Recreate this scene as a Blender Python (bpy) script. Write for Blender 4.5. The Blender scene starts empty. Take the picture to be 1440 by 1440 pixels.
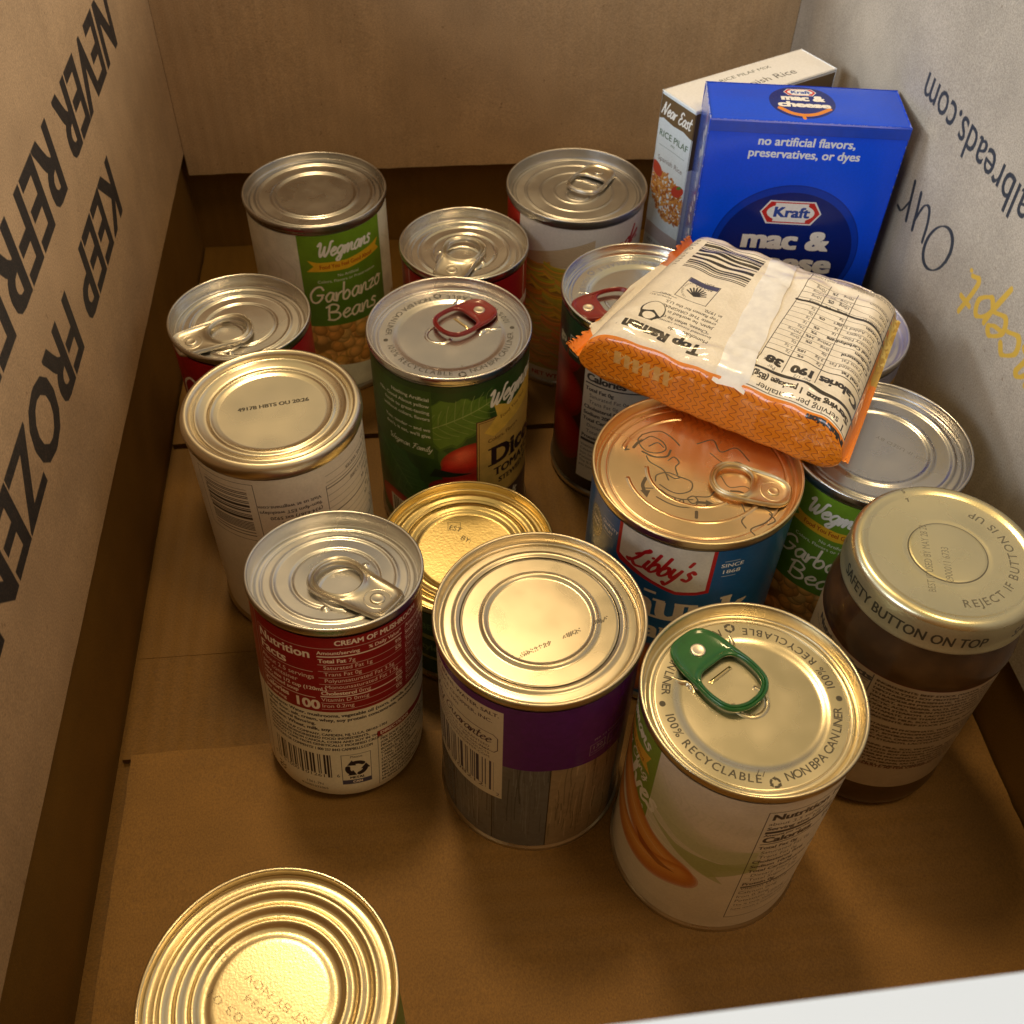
import bpy, bmesh, math, random
import numpy as np
from mathutils import Vector, Matrix, Euler
MM = 0.001
PI = math.pi
rng = np.random.default_rng(7)
random.seed(7)
sc = bpy.context.scene
COL = sc.collection

# ------------------------------------------------------------------ camera
YAW = math.radians(-7.0)
pitch, roll, FPX = 0.83636881, 0.0283707, 1451.47655
Fv = Vector((0, math.cos(pitch), -math.sin(pitch)))
Rv = Vector((1, 0, 0))
Uv = Rv.cross(Fv)
R2 = Rv * math.cos(roll) + Uv * math.sin(roll)
U2 = Uv * math.cos(roll) - Rv * math.sin(roll)
rz = Matrix.Rotation(YAW, 3, 'Z')
R2, U2, F2 = rz @ R2, rz @ U2, rz @ Fv
CAMP = Vector((140.84, -624.52, 406.05))           # millimetres
cam_data = bpy.data.cameras.new('camera')
cam = bpy.data.objects.new('camera', cam_data)
COL.objects.link(cam)
m3 = Matrix((R2, U2, -F2)).transposed()
cam.matrix_world = Matrix.Translation(CAMP * MM) @ m3.to_4x4()
cam_data.sensor_width = 36
cam_data.lens = 36 * FPX / 1440
cam_data.clip_start = 0.01
cam_data.clip_end = 50
cam_data.dof.use_dof = True
cam_data.dof.focus_distance = 0.385
cam_data.dof.aperture_fstop = 25
sc.camera = cam

# ------------------------------------------------------------------ light
w = bpy.data.worlds.new('World')
sc.world = w
w.use_nodes = True
bg = w.node_tree.nodes['Background']
# the room: warm lamplit ceiling above, cooler grey walls towards the horizon
_nt = w.node_tree
_tc = _nt.nodes.new('ShaderNodeTexCoord')
_sp = _nt.nodes.new('ShaderNodeSeparateXYZ')
_mr = _nt.nodes.new('ShaderNodeMapRange')
_mr.interpolation_type = 'SMOOTHSTEP'
_mr.inputs[1].default_value = 0.40
_mr.inputs[2].default_value = 0.85
_mx = _nt.nodes.new('ShaderNodeMix')
_mx.data_type = 'RGBA'
_nt.links.new(_tc.outputs['Generated'], _sp.inputs[0])
_nt.links.new(_sp.outputs[2], _mr.inputs[0])
_nt.links.new(_mr.outputs[0], _mx.inputs[0])
_ab = _nt.nodes.new('ShaderNodeMath')
_ab.operation = 'ABSOLUTE'
_nt.links.new(_sp.outputs[0], _ab.inputs[0])
_m2 = _nt.nodes.new('ShaderNodeMapRange')
_m2.interpolation_type = 'SMOOTHSTEP'
_m2.inputs[1].default_value = 0.1
_m2.inputs[2].default_value = 0.8
_nt.links.new(_ab.outputs[0], _m2.inputs[0])
_mh = _nt.nodes.new('ShaderNodeMix')
_mh.data_type = 'RGBA'
_nt.links.new(_m2.outputs[0], _mh.inputs[0])
_mh.inputs[6].default_value = (0.24, 0.215, 0.19, 1)
_mh.inputs[7].default_value = (0.66, 0.66, 0.67, 1)
_nt.links.new(_mh.outputs[2], _mx.inputs[6])
_mx.inputs[7].default_value = (0.48, 0.37, 0.19, 1)
_nt.links.new(_mx.outputs[2], bg.inputs[0])
bg.inputs[1].default_value = 0.82

def area(name, loc, target, size, power, color, shape='DISK', size_y=None):
    d = bpy.data.lights.new(name, 'AREA')
    d.shape = shape
    d.size = size
    if size_y:
        d.size_y = size_y
    d.energy = power
    d.color = color
    o = bpy.data.objects.new(name, d)
    COL.objects.link(o)
    o.location = loc
    o.rotation_euler = (Vector(target) - Vector(loc)).to_track_quat('-Z', 'Y').to_euler()
    return o

WARM = (1.0, 0.69, 0.34)
area('ceiling_lamp', (0.05, 0.37, 1.75), (0.19, -0.30, 0), 0.26, 10.0, WARM)
area('ceiling_lamp', (0.58, -0.62, 1.60), (0.19, -0.30, 0), 0.30, 4.2, WARM)
area('window_and_fill', (-1.95, 0.48, 0.96), (0.37, -0.24, 0.16), 0.55, 27.0, (0.80, 0.90, 1.0), 'RECTANGLE', 0.45)
area('window_and_fill', (-1.6, -1.5, 1.15), (0.35, -0.22, 0.16), 1.2, 20.0, (0.80, 0.90, 1.0), 'RECTANGLE', 0.8)
area('window_and_fill', (2.4, -0.9, 0.60), (0.0, -0.22, 0.20), 1.2, 24.0, (1.0, 0.93, 0.84), 'RECTANGLE', 0.6)  # unseen fill from the right, added to brighten the upper left wall
sc.view_settings.view_transform = 'Standard'
sc.view_settings.look = 'None'
sc.view_settings.exposure = 0.24
sc.view_settings.gamma = 1
sc.render.engine = 'CYCLES'
sc.cycles.max_bounces = 8
sc.cycles.use_denoising = True

# ------------------------------------------------------------------ drawing on label canvases
_TXT = {}

def text_edges(s):
    """outline of a string in the built-in face: boundary edges (n,2,2), width, with cap height 1"""
    if s in _TXT:
        return _TXT[s]
    cu = bpy.data.curves.new('t', 'FONT')
    cu.body = s
    cu.size = 1.0
    cu.resolution_u = 3
    ob = bpy.data.objects.new('t', cu)
    COL.objects.link(ob)
    me = ob.to_mesh()
    n = len(me.vertices)
    if n == 0:
        ob.to_mesh_clear()
        bpy.data.objects.remove(ob)
        bpy.data.curves.remove(cu)
        _TXT[s] = (np.zeros((0, 2, 2)), 0.3 * len(s))
        return _TXT[s]
    co = np.empty(n * 3)
    me.vertices.foreach_get('co', co)
    co = co.reshape(-1, 3)[:, :2]
    cnt = {}
    for p in me.polygons:
        for e in p.edge_keys:
            cnt[e] = cnt.get(e, 0) + 1
    ed = np.array([e for e, c in cnt.items() if c == 1], dtype=int)
    E_ = co[ed] / 0.70
    ob.to_mesh_clear()
    bpy.data.objects.remove(ob)
    bpy.data.curves.remove(cu)
    wd = float(E_[..., 0].max()) if len(E_) else 0.3 * len(s)
    _TXT[s] = (E_, wd)
    return _TXT[s]

def cat(pts, n=8, closed=False):
    P = np.array(pts, float)
    if len(P) < 3:
        return P
    Q = np.vstack([P[-1], P, P[0], P[1]]) if closed else np.vstack([2 * P[0] - P[1], P, 2 * P[-1] - P[-2]])
    out = []
    for i in range(1, len(Q) - 2):
        p0, p1, p2, p3 = Q[i - 1:i + 3]
        for t in np.linspace(0, 1, n, endpoint=False):
            out.append(.5 * ((2 * p1) + (-p0 + p2) * t + (2 * p0 - 5 * p1 + 4 * p2 - p3) * t * t + (-p0 + 3 * p1 - 3 * p2 + p3) * t ** 3))
    out.append(Q[-2])
    return np.array(out)

# handwriting: strokes in x-height units (x-height 1)
SCR = {
 'W': (1.9, [[(-.1, 1.4), (.15, 1.75), (.3, 1.5), (.3, .5), (.5, 0), (.8, .5), (.95, 1.2), (.98, .4), (1.2, 0), (1.6, .7), (1.75, 1.7), (2.0, 1.8)]]),
 'G': (1.7, [[(1.5, 1.4), (1.2, 1.75), (.6, 1.6), (.1, .9), (.25, .1), (.8, -.05), (1.3, .4), (1.4, .8)], [(.85, .8), (1.5, .82)]]),
 'B': (1.6, [[(.3, 1.6), (.25, .8), (.3, 0)], [(.0, 1.5), (.6, 1.8), (1.2, 1.5), (1.0, 1.0), (.4, .9), (1.2, .75), (1.4, .3), (.9, -.05), (.2, .05)]]),
 'L': (1.6, [[(.2, 1.0), (.5, 1.3), (1.1, 1.7), (1.1, 1.95), (.8, 1.7), (.55, .8), (.1, .1), (-.2, .15), (.2, .25), (.8, -.1), (1.5, .0)]]),
 'Q': (1.8, [[(1.2, 1.7), (.5, 1.5), (.1, .7), (.5, 0), (1.2, .3), (1.5, 1.1), (1.2, 1.7)], [(.6, .3), (1.1, .1), (1.7, -.2)]]),
 'H': (1.8, [[(.1, 1.5), (.45, 1.7), (.35, .9), (.25, 0)], [(.3, .85), (.9, .95), (1.4, .9)], [(1.5, 1.75), (1.3, .9), (1.25, .1), (1.6, .0)]]),
 'N': (1.8, [[(.1, 0), (.35, .9), (.5, 1.7), (.8, .8), (1.1, 0), (1.35, .9), (1.7, 1.8)]]),
 'E': (1.4, [[(1.2, 1.6), (.7, 1.75), (.4, 1.3), (.9, .95), (.4, .7), (.3, .15), (.8, -.05), (1.3, .3)]]),
 'C': (1.6, [[(1.3, 1.3), (1.3, 1.7), (.8, 1.75), (.2, 1.0), (.3, .1), (.9, -.05), (1.5, .5)]]),
 'F': (1.5, [[(.1, 1.6), (.8, 1.75), (1.5, 1.7)], [(.8, 1.7), (.6, .8), (.4, 0), (.1, .0)], [(.4, .95), (1.1, .95)]]),
 'Y': (1.6, [[(.1, 1.7), (.4, .9), (.9, 1.0), (1.3, 1.7)], [(1.3, 1.7), (1.0, .6), (.6, -.5), (.2, -.5)]]),
 'a': (1.15, [[(.95, .9), (.5, 1.0), (.1, .5), (.3, 0), (.7, .2), (.95, .9), (.92, .2), (1.15, .05)]]),
 'b': (1.1, [[(.2, 1.9), (.15, .9), (.15, .1), (.6, 0), (.9, .5), (.6, .95), (.2, .6)]]),
 'c': (.95, [[(.85, .8), (.5, 1.0), (.1, .5), (.4, 0), (.95, .25)]]),
 'd': (1.15, [[(.9, .8), (.5, 1.0), (.1, .5), (.4, 0), (.8, .3), (1.0, 1.9), (.95, .3), (1.15, .05)]]),
 'e': (.98, [[(.1, .45), (.6, .6), (.8, .85), (.5, 1.0), (.12, .5), (.4, 0), (.98, .25)]]),
 'g': (1.15, [[(.95, .9), (.5, 1.0), (.1, .5), (.4, .1), (.8, .4), (.95, .9), (.9, 0), (.6, -.75), (.15, -.6), (.6, -.1), (1.15, .2)]]),
 'h': (1.1, [[(.25, 1.9), (.15, .9), (.1, 0), (.4, .8), (.75, .9), (.75, .2), (1.1, .05)]]),
 'i': (.5, [[(.15, .9), (.12, .2), (.45, .05)], [(.25, 1.35), (.28, 1.4)]]),
 'l': (.55, [[(.1, .5), (.4, 1.6), (.3, 1.9), (.12, 1.2), (.12, .2), (.5, .05)]]),
 'm': (1.65, [[(.1, .9), (.12, 0), (.4, .85), (.65, .9), (.65, 0), (.95, .85), (1.25, .9), (1.25, .2), (1.6, .05)]]),
 'n': (1.15, [[(.1, .9), (.12, 0), (.45, .85), (.75, .9), (.75, .2), (1.1, .05)]]),
 'o': (1.0, [[(.55, 1.0), (.1, .6), (.3, 0), (.8, .2), (.85, .8), (.5, 1.0), (.7, .75), (1.05, .8)]]),
 'p': (1.1, [[(.1, .9), (.1, 0), (.0, -.9), (.15, .5), (.6, 1.0), (.9, .5), (.5, 0), (.15, .2)]]),
 'q': (1.1, [[(.9, .9), (.4, 1.0), (.1, .4), (.5, .0), (.85, .5), (.85, -.9)]]),
 'r': (.8, [[(.1, .9), (.15, 0), (.35, .7), (.75, .95)]]),
 's': (.85, [[(.7, .85), (.4, 1.0), (.2, .75), (.6, .4), (.5, .02), (.05, .1)]]),
 't': (.75, [[(.3, 1.6), (.25, .5), (.35, .02), (.75, .15)], [(.0, 1.05), (.65, 1.1)]]),
 'u': (1.15, [[(.1, .95), (.1, .3), (.4, 0), (.8, .4), (.85, .95), (.85, .2), (1.15, .05)]]),
 'v': (1.0, [[(.05, .95), (.4, .05), (.8, .95), (1.0, .9)]]),
 'w': (1.5, [[(.05, .95), (.3, .05), (.65, .8), (.95, .05), (1.35, .95)]]),
 'x': (1.0, [[(.1, .9), (.85, 0)], [(.85, .95), (.05, .0)]]),
 'y': (1.1, [[(.1, .95), (.15, .3), (.5, .1), (.85, .9)], [(.85, .95), (.7, 0), (.4, -.75), (.05, -.6)]]),
 'z': (.95, [[(.1, .9), (.8, .9), (.2, .1), (.85, .1)]]),
 'f': (.8, [[(.8, 1.8), (.5, 1.8), (.3, 1.0), (.2, -.7)], [(.0, .95), (.6, 1.0)]]),
 'k': (1.0, [[(.15, 1.9), (.1, 0)], [(.8, .95), (.2, .45), (.9, .0)]]),
 "'": (.4, [[(.2, 1.9), (.12, 1.5)]]),
 '.': (.4, [[(.15, .03), (.2, .06)]]),
 ' ': (.7, []),
}

class Cv:
    """a flat print, in millimetres; row 0 is the bottom"""
    def __init__(s, x0, y0, x1, y1, ppm, bgc):
        s.x0, s.y0, s.ppm = x0, y0, ppm
        s.W, s.H = int((x1 - x0) * ppm), int((y1 - y0) * ppm)
        s.x1, s.y1 = x1, y1
        s.a = np.empty((s.H, s.W, 3), np.float32)
        s.a[:] = bgc
    def px(s, P):
        P = np.asarray(P, float)
        return np.stack([(P[..., 0] - s.x0) * s.ppm, (P[..., 1] - s.y0) * s.ppm], -1)
    def _blend(s, xa, ya, m, c, al=1.0):
        h, w_ = m.shape
        m = (m * al)[..., None]
        v = s.a[ya:ya + h, xa:xa + w_]
        v[:] = v * (1 - m) + np.asarray(c, np.float32) * m
    def edges(s, E_, c, al=1.0, bold=0.0, serif=0.0):
        """even-odd fill of edges (n,2,2) given in mm; bold in mm"""
        if len(E_) == 0:
            return
        K = 3
        P = s.px(E_) * K
        pad = int(bold * s.ppm * K) + int(serif * s.ppm * K) + 3
        xa = int(math.floor(P[..., 0].min() / K)) - pad // K - 1
        ya = int(math.floor(P[..., 1].min() / K)) - pad // K - 1
        xb = int(math.ceil(P[..., 0].max() / K)) + pad // K + 2
        yb = int(math.ceil(P[..., 1].max() / K)) + pad // K + 2
        xa, ya = max(xa, 0), max(ya, 0)
        xb, yb = min(xb, s.W), min(yb, s.H)
        if xb - xa < 1 or yb - ya < 1:
            return
        w_, h = (xb - xa) * K, (yb - ya) * K
        P = P - np.array([xa * K, ya * K])
        x0_, y0_, x1_, y1_ = P[:, 0, 0], P[:, 0, 1], P[:, 1, 0], P[:, 1, 1]
        sw = y0_ > y1_
        x0_, x1_ = np.where(sw, x1_, x0_), np.where(sw, x0_, x1_)
        y0_, y1_ = np.where(sw, y1_, y0_), np.where(sw, y0_, y1_)
        ra = np.clip(np.ceil(y0_ - .5).astype(int), 0, h)
        rb = np.clip(np.ceil(y1_ - .5).astype(int), 0, h)
        n = rb - ra
        ok = n > 0
        if not ok.any():
            return
        ra, n, x0_, y0_, x1_, y1_ = ra[ok], n[ok], x0_[ok], y0_[ok], x1_[ok], y1_[ok]
        idx = np.repeat(np.arange(len(n)), n)
        row = ra[idx] + (np.arange(len(idx)) - np.repeat(np.cumsum(n) - n, n))
        t = (row + .5 - y0_[idx]) / (y1_[idx] - y0_[idx])
        xc = x0_[idx] + t * (x1_[idx] - x0_[idx])
        cc = np.clip(np.ceil(xc - .5).astype(int), 0, w_)
        acc = np.zeros((h, w_ + 1), np.int32)
        np.add.at(acc, (row, cc), 1)
        m = (np.cumsum(acc, 1)[:, :w_] & 1).astype(bool)
        b = int(round(bold * s.ppm * K))
        if b > 0:
            m0 = m.copy()
            for d in range(1, b + 1):
                m[:, d:] |= m0[:, :-d]
            m0 = m.copy()
            for d in range(1, b // 2 + 1):
                m[d:] |= m0[:-d]
        m = m.reshape(h // K, K, w_ // K, K).mean((1, 3))
        s._blend(xa, ya, m, c, al)
    def poly(s, pts, c, al=1.0):
        P = np.array(pts, float)
        s.edges(np.stack([P, np.roll(P, -1, 0)], 1), c, al)
    def rect(s, xa, ya, xb, yb, c, al=1.0):
        s.poly([(xa, ya), (xb, ya), (xb, yb), (xa, yb)], c, al)
    def frame(s, xa, ya, xb, yb, wd, c):
        s.rect(xa, ya, xb, ya + wd, c); s.rect(xa, yb - wd, xb, yb, c)
        s.rect(xa, ya, xa + wd, yb, c); s.rect(xb - wd, ya, xb, yb, c)
    def ell(s, cx, cy, rx, ry, c, rot=0, al=1.0, n=40):
        t = np.linspace(0, 2 * PI, n, endpoint=False)
        x, y = rx * np.cos(t), ry * np.sin(t)
        cr, sr = math.cos(rot), math.sin(rot)
        s.poly(np.stack([cx + x * cr - y * sr, cy + x * sr + y * cr], 1), c, al)
    def text(s, t, x, y, h, c, rot=0, shear=0, bold=0, sx=1, al='l', fit=None, alpha=1.0):
        E_, wd = text_edges(t)
        if fit:
            sx = fit / (wd * h)
        E_ = E_ * [h * sx, h]
        off = {'l': 0, 'c': -wd * h * sx / 2, 'r': -wd * h * sx}[al]
        X = E_[..., 0] + off + shear * E_[..., 1]
        Y = E_[..., 1]
        cr, sr = math.cos(rot), math.sin(rot)
        s.edges(np.stack([x + X * cr - Y * sr, y + X * sr + Y * cr], -1), c, alpha, bold=bold)
        return wd * h * sx
    def ring(s, t, cx, cy, r, a0, h, c, flip=False, gap=.18, bold=0.0, sx=1.0):
        """letters round a circle; flip False: tops point outwards, clockwise. Returns end angle."""
        a = a0
        for ch in t:
            E_, wd = text_edges(ch)
            if ch == ' ':
                wd = .35
            adv = (wd * sx + gap) * h / r
            if ch != ' ':
                am = a - adv / 2 if not flip else a + adv / 2
                X = (E_[..., 0] - wd / 2) * h * sx
                Y = E_[..., 1] * h
                if flip:
                    th = am + PI / 2
                    px_, py_ = cx + (r + h / 2) * math.cos(am), cy + (r + h / 2) * math.sin(am)
                else:
                    th = am - PI / 2
                    px_, py_ = cx + (r - h / 2) * math.cos(am), cy + (r - h / 2) * math.sin(am)
                cr, sr = math.cos(th), math.sin(th)
                s.edges(np.stack([px_ + X * cr - Y * sr, py_ + X * sr + Y * cr], -1), c, bold=bold)
            a = a + adv if flip else a - adv
        return a
    def stroke(s, pts, wd, c, smooth=True, closed=False, nib=None, al=1.0, taper=False):
        P = cat(pts, closed=closed) if smooth else np.array(pts, float)
        Q = s.px(P)
        r = wd * s.ppm / 2
        xa, ya = np.floor(Q.min(0) - r - 2).astype(int)
        xb, yb = np.ceil(Q.max(0) + r + 2).astype(int)
        xa, ya, xb, yb = max(xa, 0), max(ya, 0), min(xb, s.W), min(yb, s.H)
        if xb <= xa or yb <= ya:
            return
        D = np.full((yb - ya, xb - xa), 1e9, np.float32)
        n = len(Q)
        for i in range(n - 1):
            a, b = Q[i], Q[i + 1]
            la, lb = np.floor(np.minimum(a, b) - r - 2).astype(int), np.ceil(np.maximum(a, b) + r + 2).astype(int)
            la = np.maximum(la, [xa, ya]); lb = np.minimum(lb, [xb, yb])
            if (lb <= la).any():
                continue
            gx = np.arange(la[0], lb[0])[None] + .5
            gy = np.arange(la[1], lb[1])[:, None] + .5
            d = b - a
            L2 = d @ d + 1e-9
            t = np.clip(((gx - a[0]) * d[0] + (gy - a[1]) * d[1]) / L2, 0, 1)
            ex, ey = gx - a[0] - t * d[0], gy - a[1] - t * d[1]
            k = 1.0
            if nib is not None:
                ang = math.atan2(d[1], d[0])
                k = nib + (1 - nib) * abs(math.sin(ang - math.radians(35)))
            if taper:
                k *= 1 - .8 * i / n
            dd = np.sqrt(ex * ex + ey * ey) + r * (1 - k)
            v = D[la[1] - ya:lb[1] - ya, la[0] - xa:lb[0] - xa]
            np.minimum(v, dd, out=v)
        s._blend(xa, ya, np.clip(r - D + .5, 0, 1), c, al)
    def script(s, t, x, y, h, c, wd, slant=.2, sx=1.0, rise=0.0, rot=0, nib=None, fit=None):
        if fit:
            sx = fit / (sum(SCR.get(ch, SCR[' '])[0] for ch in t) * h)
        cx = 0
        cr, sr = math.cos(rot), math.sin(rot)
        for ch in t:
            adv, st = SCR.get(ch, SCR[' '])
            for q in st:
                P = []
                for (px_, py_) in q:
                    X = (cx + px_) * h * sx + slant * py_ * h
                    Y = py_ * h + rise * X
                    P.append((x + X * cr - Y * sr, y + X * sr + Y * cr))
                s.stroke(P, wd, c, nib=nib)
            cx += adv
    def barcode(s, xa, ya, xb, yb, c, vertical=True, seed=1, unit=.33):
        r = random.Random(seed)
        p = xa if vertical else ya
        e = xb if vertical else yb
        while p < e:
            wd = unit * r.choice([1, 1, 2, 3])
            if vertical:
                s.rect(p, ya, min(p + wd, e), yb, c)
            else:
                s.rect(xa, p, xb, min(p + wd, e), c)
            p += wd + unit * r.choice([1, 1, 2, 3])
    def lines(s, rows, x, y, h, c, dy, bold=0, al='l', rot=0, fit=None):
        for i, t in enumerate(rows):
            a, b = (0, -dy * i)
            cr, sr = math.cos(rot), math.sin(rot)
            s.text(t, x + a * cr - b * sr, y + a * sr + b * cr, h, c, rot=rot, bold=bold, al=al, fit=fit)
    def recycle(s, cx, cy, r, c, rot=0):
        for k in range(3):
            a = rot + PI / 2 + k * 2 * PI / 3
            P = [(cx + r * .75 * math.cos(a + q), cy + r * .75 * math.sin(a + q)) for q in (-.75, -.35, .05, .35)]
            s.stroke(P, r * .42, c)
            hx, hy = cx + r * .75 * math.cos(a + .45), cy + r * .75 * math.sin(a + .45)
            d = a + .45 + PI / 2
            s.poly([(hx + r * .5 * math.cos(d), hy + r * .5 * math.sin(d)), (hx + r * .42 * math.cos(d + 1.9), hy + r * .42 * math.sin(d + 1.9)),
                    (hx + r * .42 * math.cos(d - 1.9), hy + r * .42 * math.sin(d - 1.9))], c)
    def dots(s, pitch=.52, duty=.62):
        yy = (np.arange(s.H) / s.ppm / pitch) % 1.0
        xx = (np.arange(s.W) / s.ppm / pitch) % 1.0
        m = ((yy[:, None] - .5) ** 2 + (xx[None] - .5) ** 2 < (duty * .62) ** 2).astype(np.float32)
        s.a *= m[..., None]
    def grain(s, amt, scale=1.0, axis=None):
        """mottling of the print itself"""
        h, w_ = int(s.H / s.ppm / scale) + 2, int(s.W / s.ppm / scale) + 2
        if axis == 'v':
            h = max(2, h // 8)
        g = rng.standard_normal((h, w_)).astype(np.float32)
        yi = np.linspace(0, h - 1.001, s.H); xi = np.linspace(0, w_ - 1.001, s.W)
        y0_, x0_ = yi.astype(int), xi.astype(int)
        fy, fx = (yi - y0_)[:, None], (xi - x0_)[None]
        fy, fx = fy * fy * (3 - 2 * fy), fx * fx * (3 - 2 * fx)
        v = (g[y0_][:, x0_] * (1 - fy) * (1 - fx) + g[y0_ + 1][:, x0_] * fy * (1 - fx) + g[y0_][:, x0_ + 1] * (1 - fy) * fx + g[y0_ + 1][:, x0_ + 1] * fy * fx)
        s.a *= (1 + amt * v)[..., None]
    def image(s, name, noncolor=False):
        im = bpy.data.images.new(name, s.W, s.H, alpha=False)
        if noncolor:
            im.colorspace_settings.name = 'Non-Color'
        buf = np.ones((s.H, s.W, 4), np.float32)
        v = np.clip(s.a, 0, 1)
        if not noncolor:      # colours above are written as linear reflectances
            v = np.where(v <= .0031308, v * 12.92, 1.055 * v ** (1 / 2.4) - .055)
        buf[..., :3] = v
        im.pixels.foreach_set(buf.ravel())
        im.update()
        im.pack()
        return im

# ------------------------------------------------------------------ materials
def newmat(name):
    m = bpy.data.materials.new(name)
    m.use_nodes = True
    nt = m.node_tree
    return m, nt, nt.nodes['Principled BSDF']

def N(nt, t, **k):
    n = nt.nodes.new(t)
    for a, b in k.items():
        setattr(n, a, b)
    return n

def noise_col(nt, c1, c2, scale, stretch=(1, 1, 1), detail=4, coords='Object'):
    tc = N(nt, 'ShaderNodeTexCoord')
    mp = N(nt, 'ShaderNodeMapping')
    mp.inputs['Scale'].default_value = stretch
    no = N(nt, 'ShaderNodeTexNoise')
    no.inputs['Scale'].default_value = scale
    no.inputs['Detail'].default_value = detail
    mx = N(nt, 'ShaderNodeMix', data_type='RGBA')
    rmp = N(nt, 'ShaderNodeMapRange')
    rmp.inputs[1].default_value = .35
    rmp.inputs[2].default_value = .65
    nt.links.new(tc.outputs[coords], mp.inputs[0])
    nt.links.new(mp.outputs[0], no.inputs['Vector'])
    nt.links.new(no.outputs[0], rmp.inputs[0])
    nt.links.new(rmp.outputs[0], mx.inputs[0])
    mx.inputs[6].default_value = (*c1, 1)
    mx.inputs[7].default_value = (*c2, 1)
    return mx, no

def bump(nt, b, src, strength, dist):
    bp = N(nt, 'ShaderNodeBump')
    bp.inputs['Strength'].default_value = strength
    bp.inputs['Distance'].default_value = dist
    nt.links.new(src, bp.inputs['Height'])
    nt.links.new(bp.outputs[0], b.inputs['Normal'])
    return bp

def tin(name, c1, c2, rough=.24, ink=None, inkcol=(.03, .025, .02), scale=500, bstr=.25, stretch=(1, 1, 1), metal=1.0):
    m, nt, b = newmat(name)
    mx, no = noise_col(nt, c1, c2, scale * .06, detail=3)
    # fine rolled-sheet grain
    tc = N(nt, 'ShaderNodeTexCoord'); mp = N(nt, 'ShaderNodeMapping'); mp.inputs['Scale'].default_value = stretch
    n2 = N(nt, 'ShaderNodeTexNoise'); n2.inputs['Scale'].default_value = scale * 7; n2.inputs['Detail'].default_value = 2
    nt.links.new(tc.outputs['Object'], mp.inputs[0]); nt.links.new(mp.outputs[0], n2.inputs['Vector'])
    bump(nt, b, n2.outputs[0], bstr, .00004)
    b.inputs['Metallic'].default_value = metal
    rr = N(nt, 'ShaderNodeMapRange')
    rr.inputs[1].default_value = .3; rr.inputs[2].default_value = .7; rr.inputs[3].default_value = rough * .72; rr.inputs[4].default_value = rough * 1.5
    nt.links.new(no.outputs[0], rr.inputs[0]); nt.links.new(rr.outputs[0], b.inputs['Roughness'])
    if ink is None:
        nt.links.new(mx.outputs[2], b.inputs['Base Color'])
    else:
        im = N(nt, 'ShaderNodeTexImage'); im.image = ink
        im.extension = 'EXTEND'
        uv = N(nt, 'ShaderNodeUVMap')
        nt.links.new(uv.outputs[0], im.inputs[0])
        # red channel = ink cover
        m2 = N(nt, 'ShaderNodeMix', data_type='RGBA')
        nt.links.new(im.outputs[0], m2.inputs[0])
        nt.links.new(mx.outputs[2], m2.inputs[6]); m2.inputs[7].default_value = (*inkcol, 1)
        nt.links.new(m2.outputs[2], b.inputs['Base Color'])
        mt = N(nt, 'ShaderNodeMath', operation='MULTIPLY_ADD')
        nt.links.new(im.outputs[0], mt.inputs[0]); mt.inputs[1].default_value = -metal; mt.inputs[2].default_value = metal
        nt.links.new(mt.outputs[0], b.inputs['Metallic'])
    return m

def printed(name, img, rough=.35, coat=.0, bstr=.15, bscale=60, wave=False, spec=.32):
    m, nt, b = newmat(name)
    im = N(nt, 'ShaderNodeTexImage'); im.image = img
    uv = N(nt, 'ShaderNodeUVMap')
    nt.links.new(uv.outputs[0], im.inputs[0])
    mx, no = noise_col(nt, (.93, .93, .93), (1, 1, 1), 900, detail=2)
    mu = N(nt, 'ShaderNodeMix', data_type='RGBA', blend_type='MULTIPLY')
    mu.inputs[0].default_value = 1
    nt.links.new(im.outputs[0], mu.inputs[6]); nt.links.new(mx.outputs[2], mu.inputs[7])
    nt.links.new(mu.outputs[2], b.inputs['Base Color'])
    n2 = N(nt, 'ShaderNodeTexNoise'); n2.inputs['Scale'].default_value = bscale; n2.inputs['Detail'].default_value = 3
    bump(nt, b, n2.outputs[0], bstr, .0006)
    b.inputs['Roughness'].default_value = rough
    b.inputs['Specular IOR Level'].default_value = spec
    b.inputs['Coat Weight'].default_value = coat
    b.inputs['Coat Roughness'].default_value = .12
    return m

def paint(name, col, rough=.3, coat=.5, metal=0.0):
    m, nt, b = newmat(name)
    mx, no = noise_col(nt, col, tuple(min(1, c * 1.15) for c in col), 260)
    nt.links.new(mx.outputs[2], b.inputs['Base Color'])
    b.inputs['Roughness'].default_value = rough
    b.inputs['Metallic'].default_value = metal
    b.inputs['Coat Weight'].default_value = coat
    b.inputs['Coat Roughness'].default_value = .1
    bump(nt, b, no.outputs[0], .1, .0003)
    return m

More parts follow.
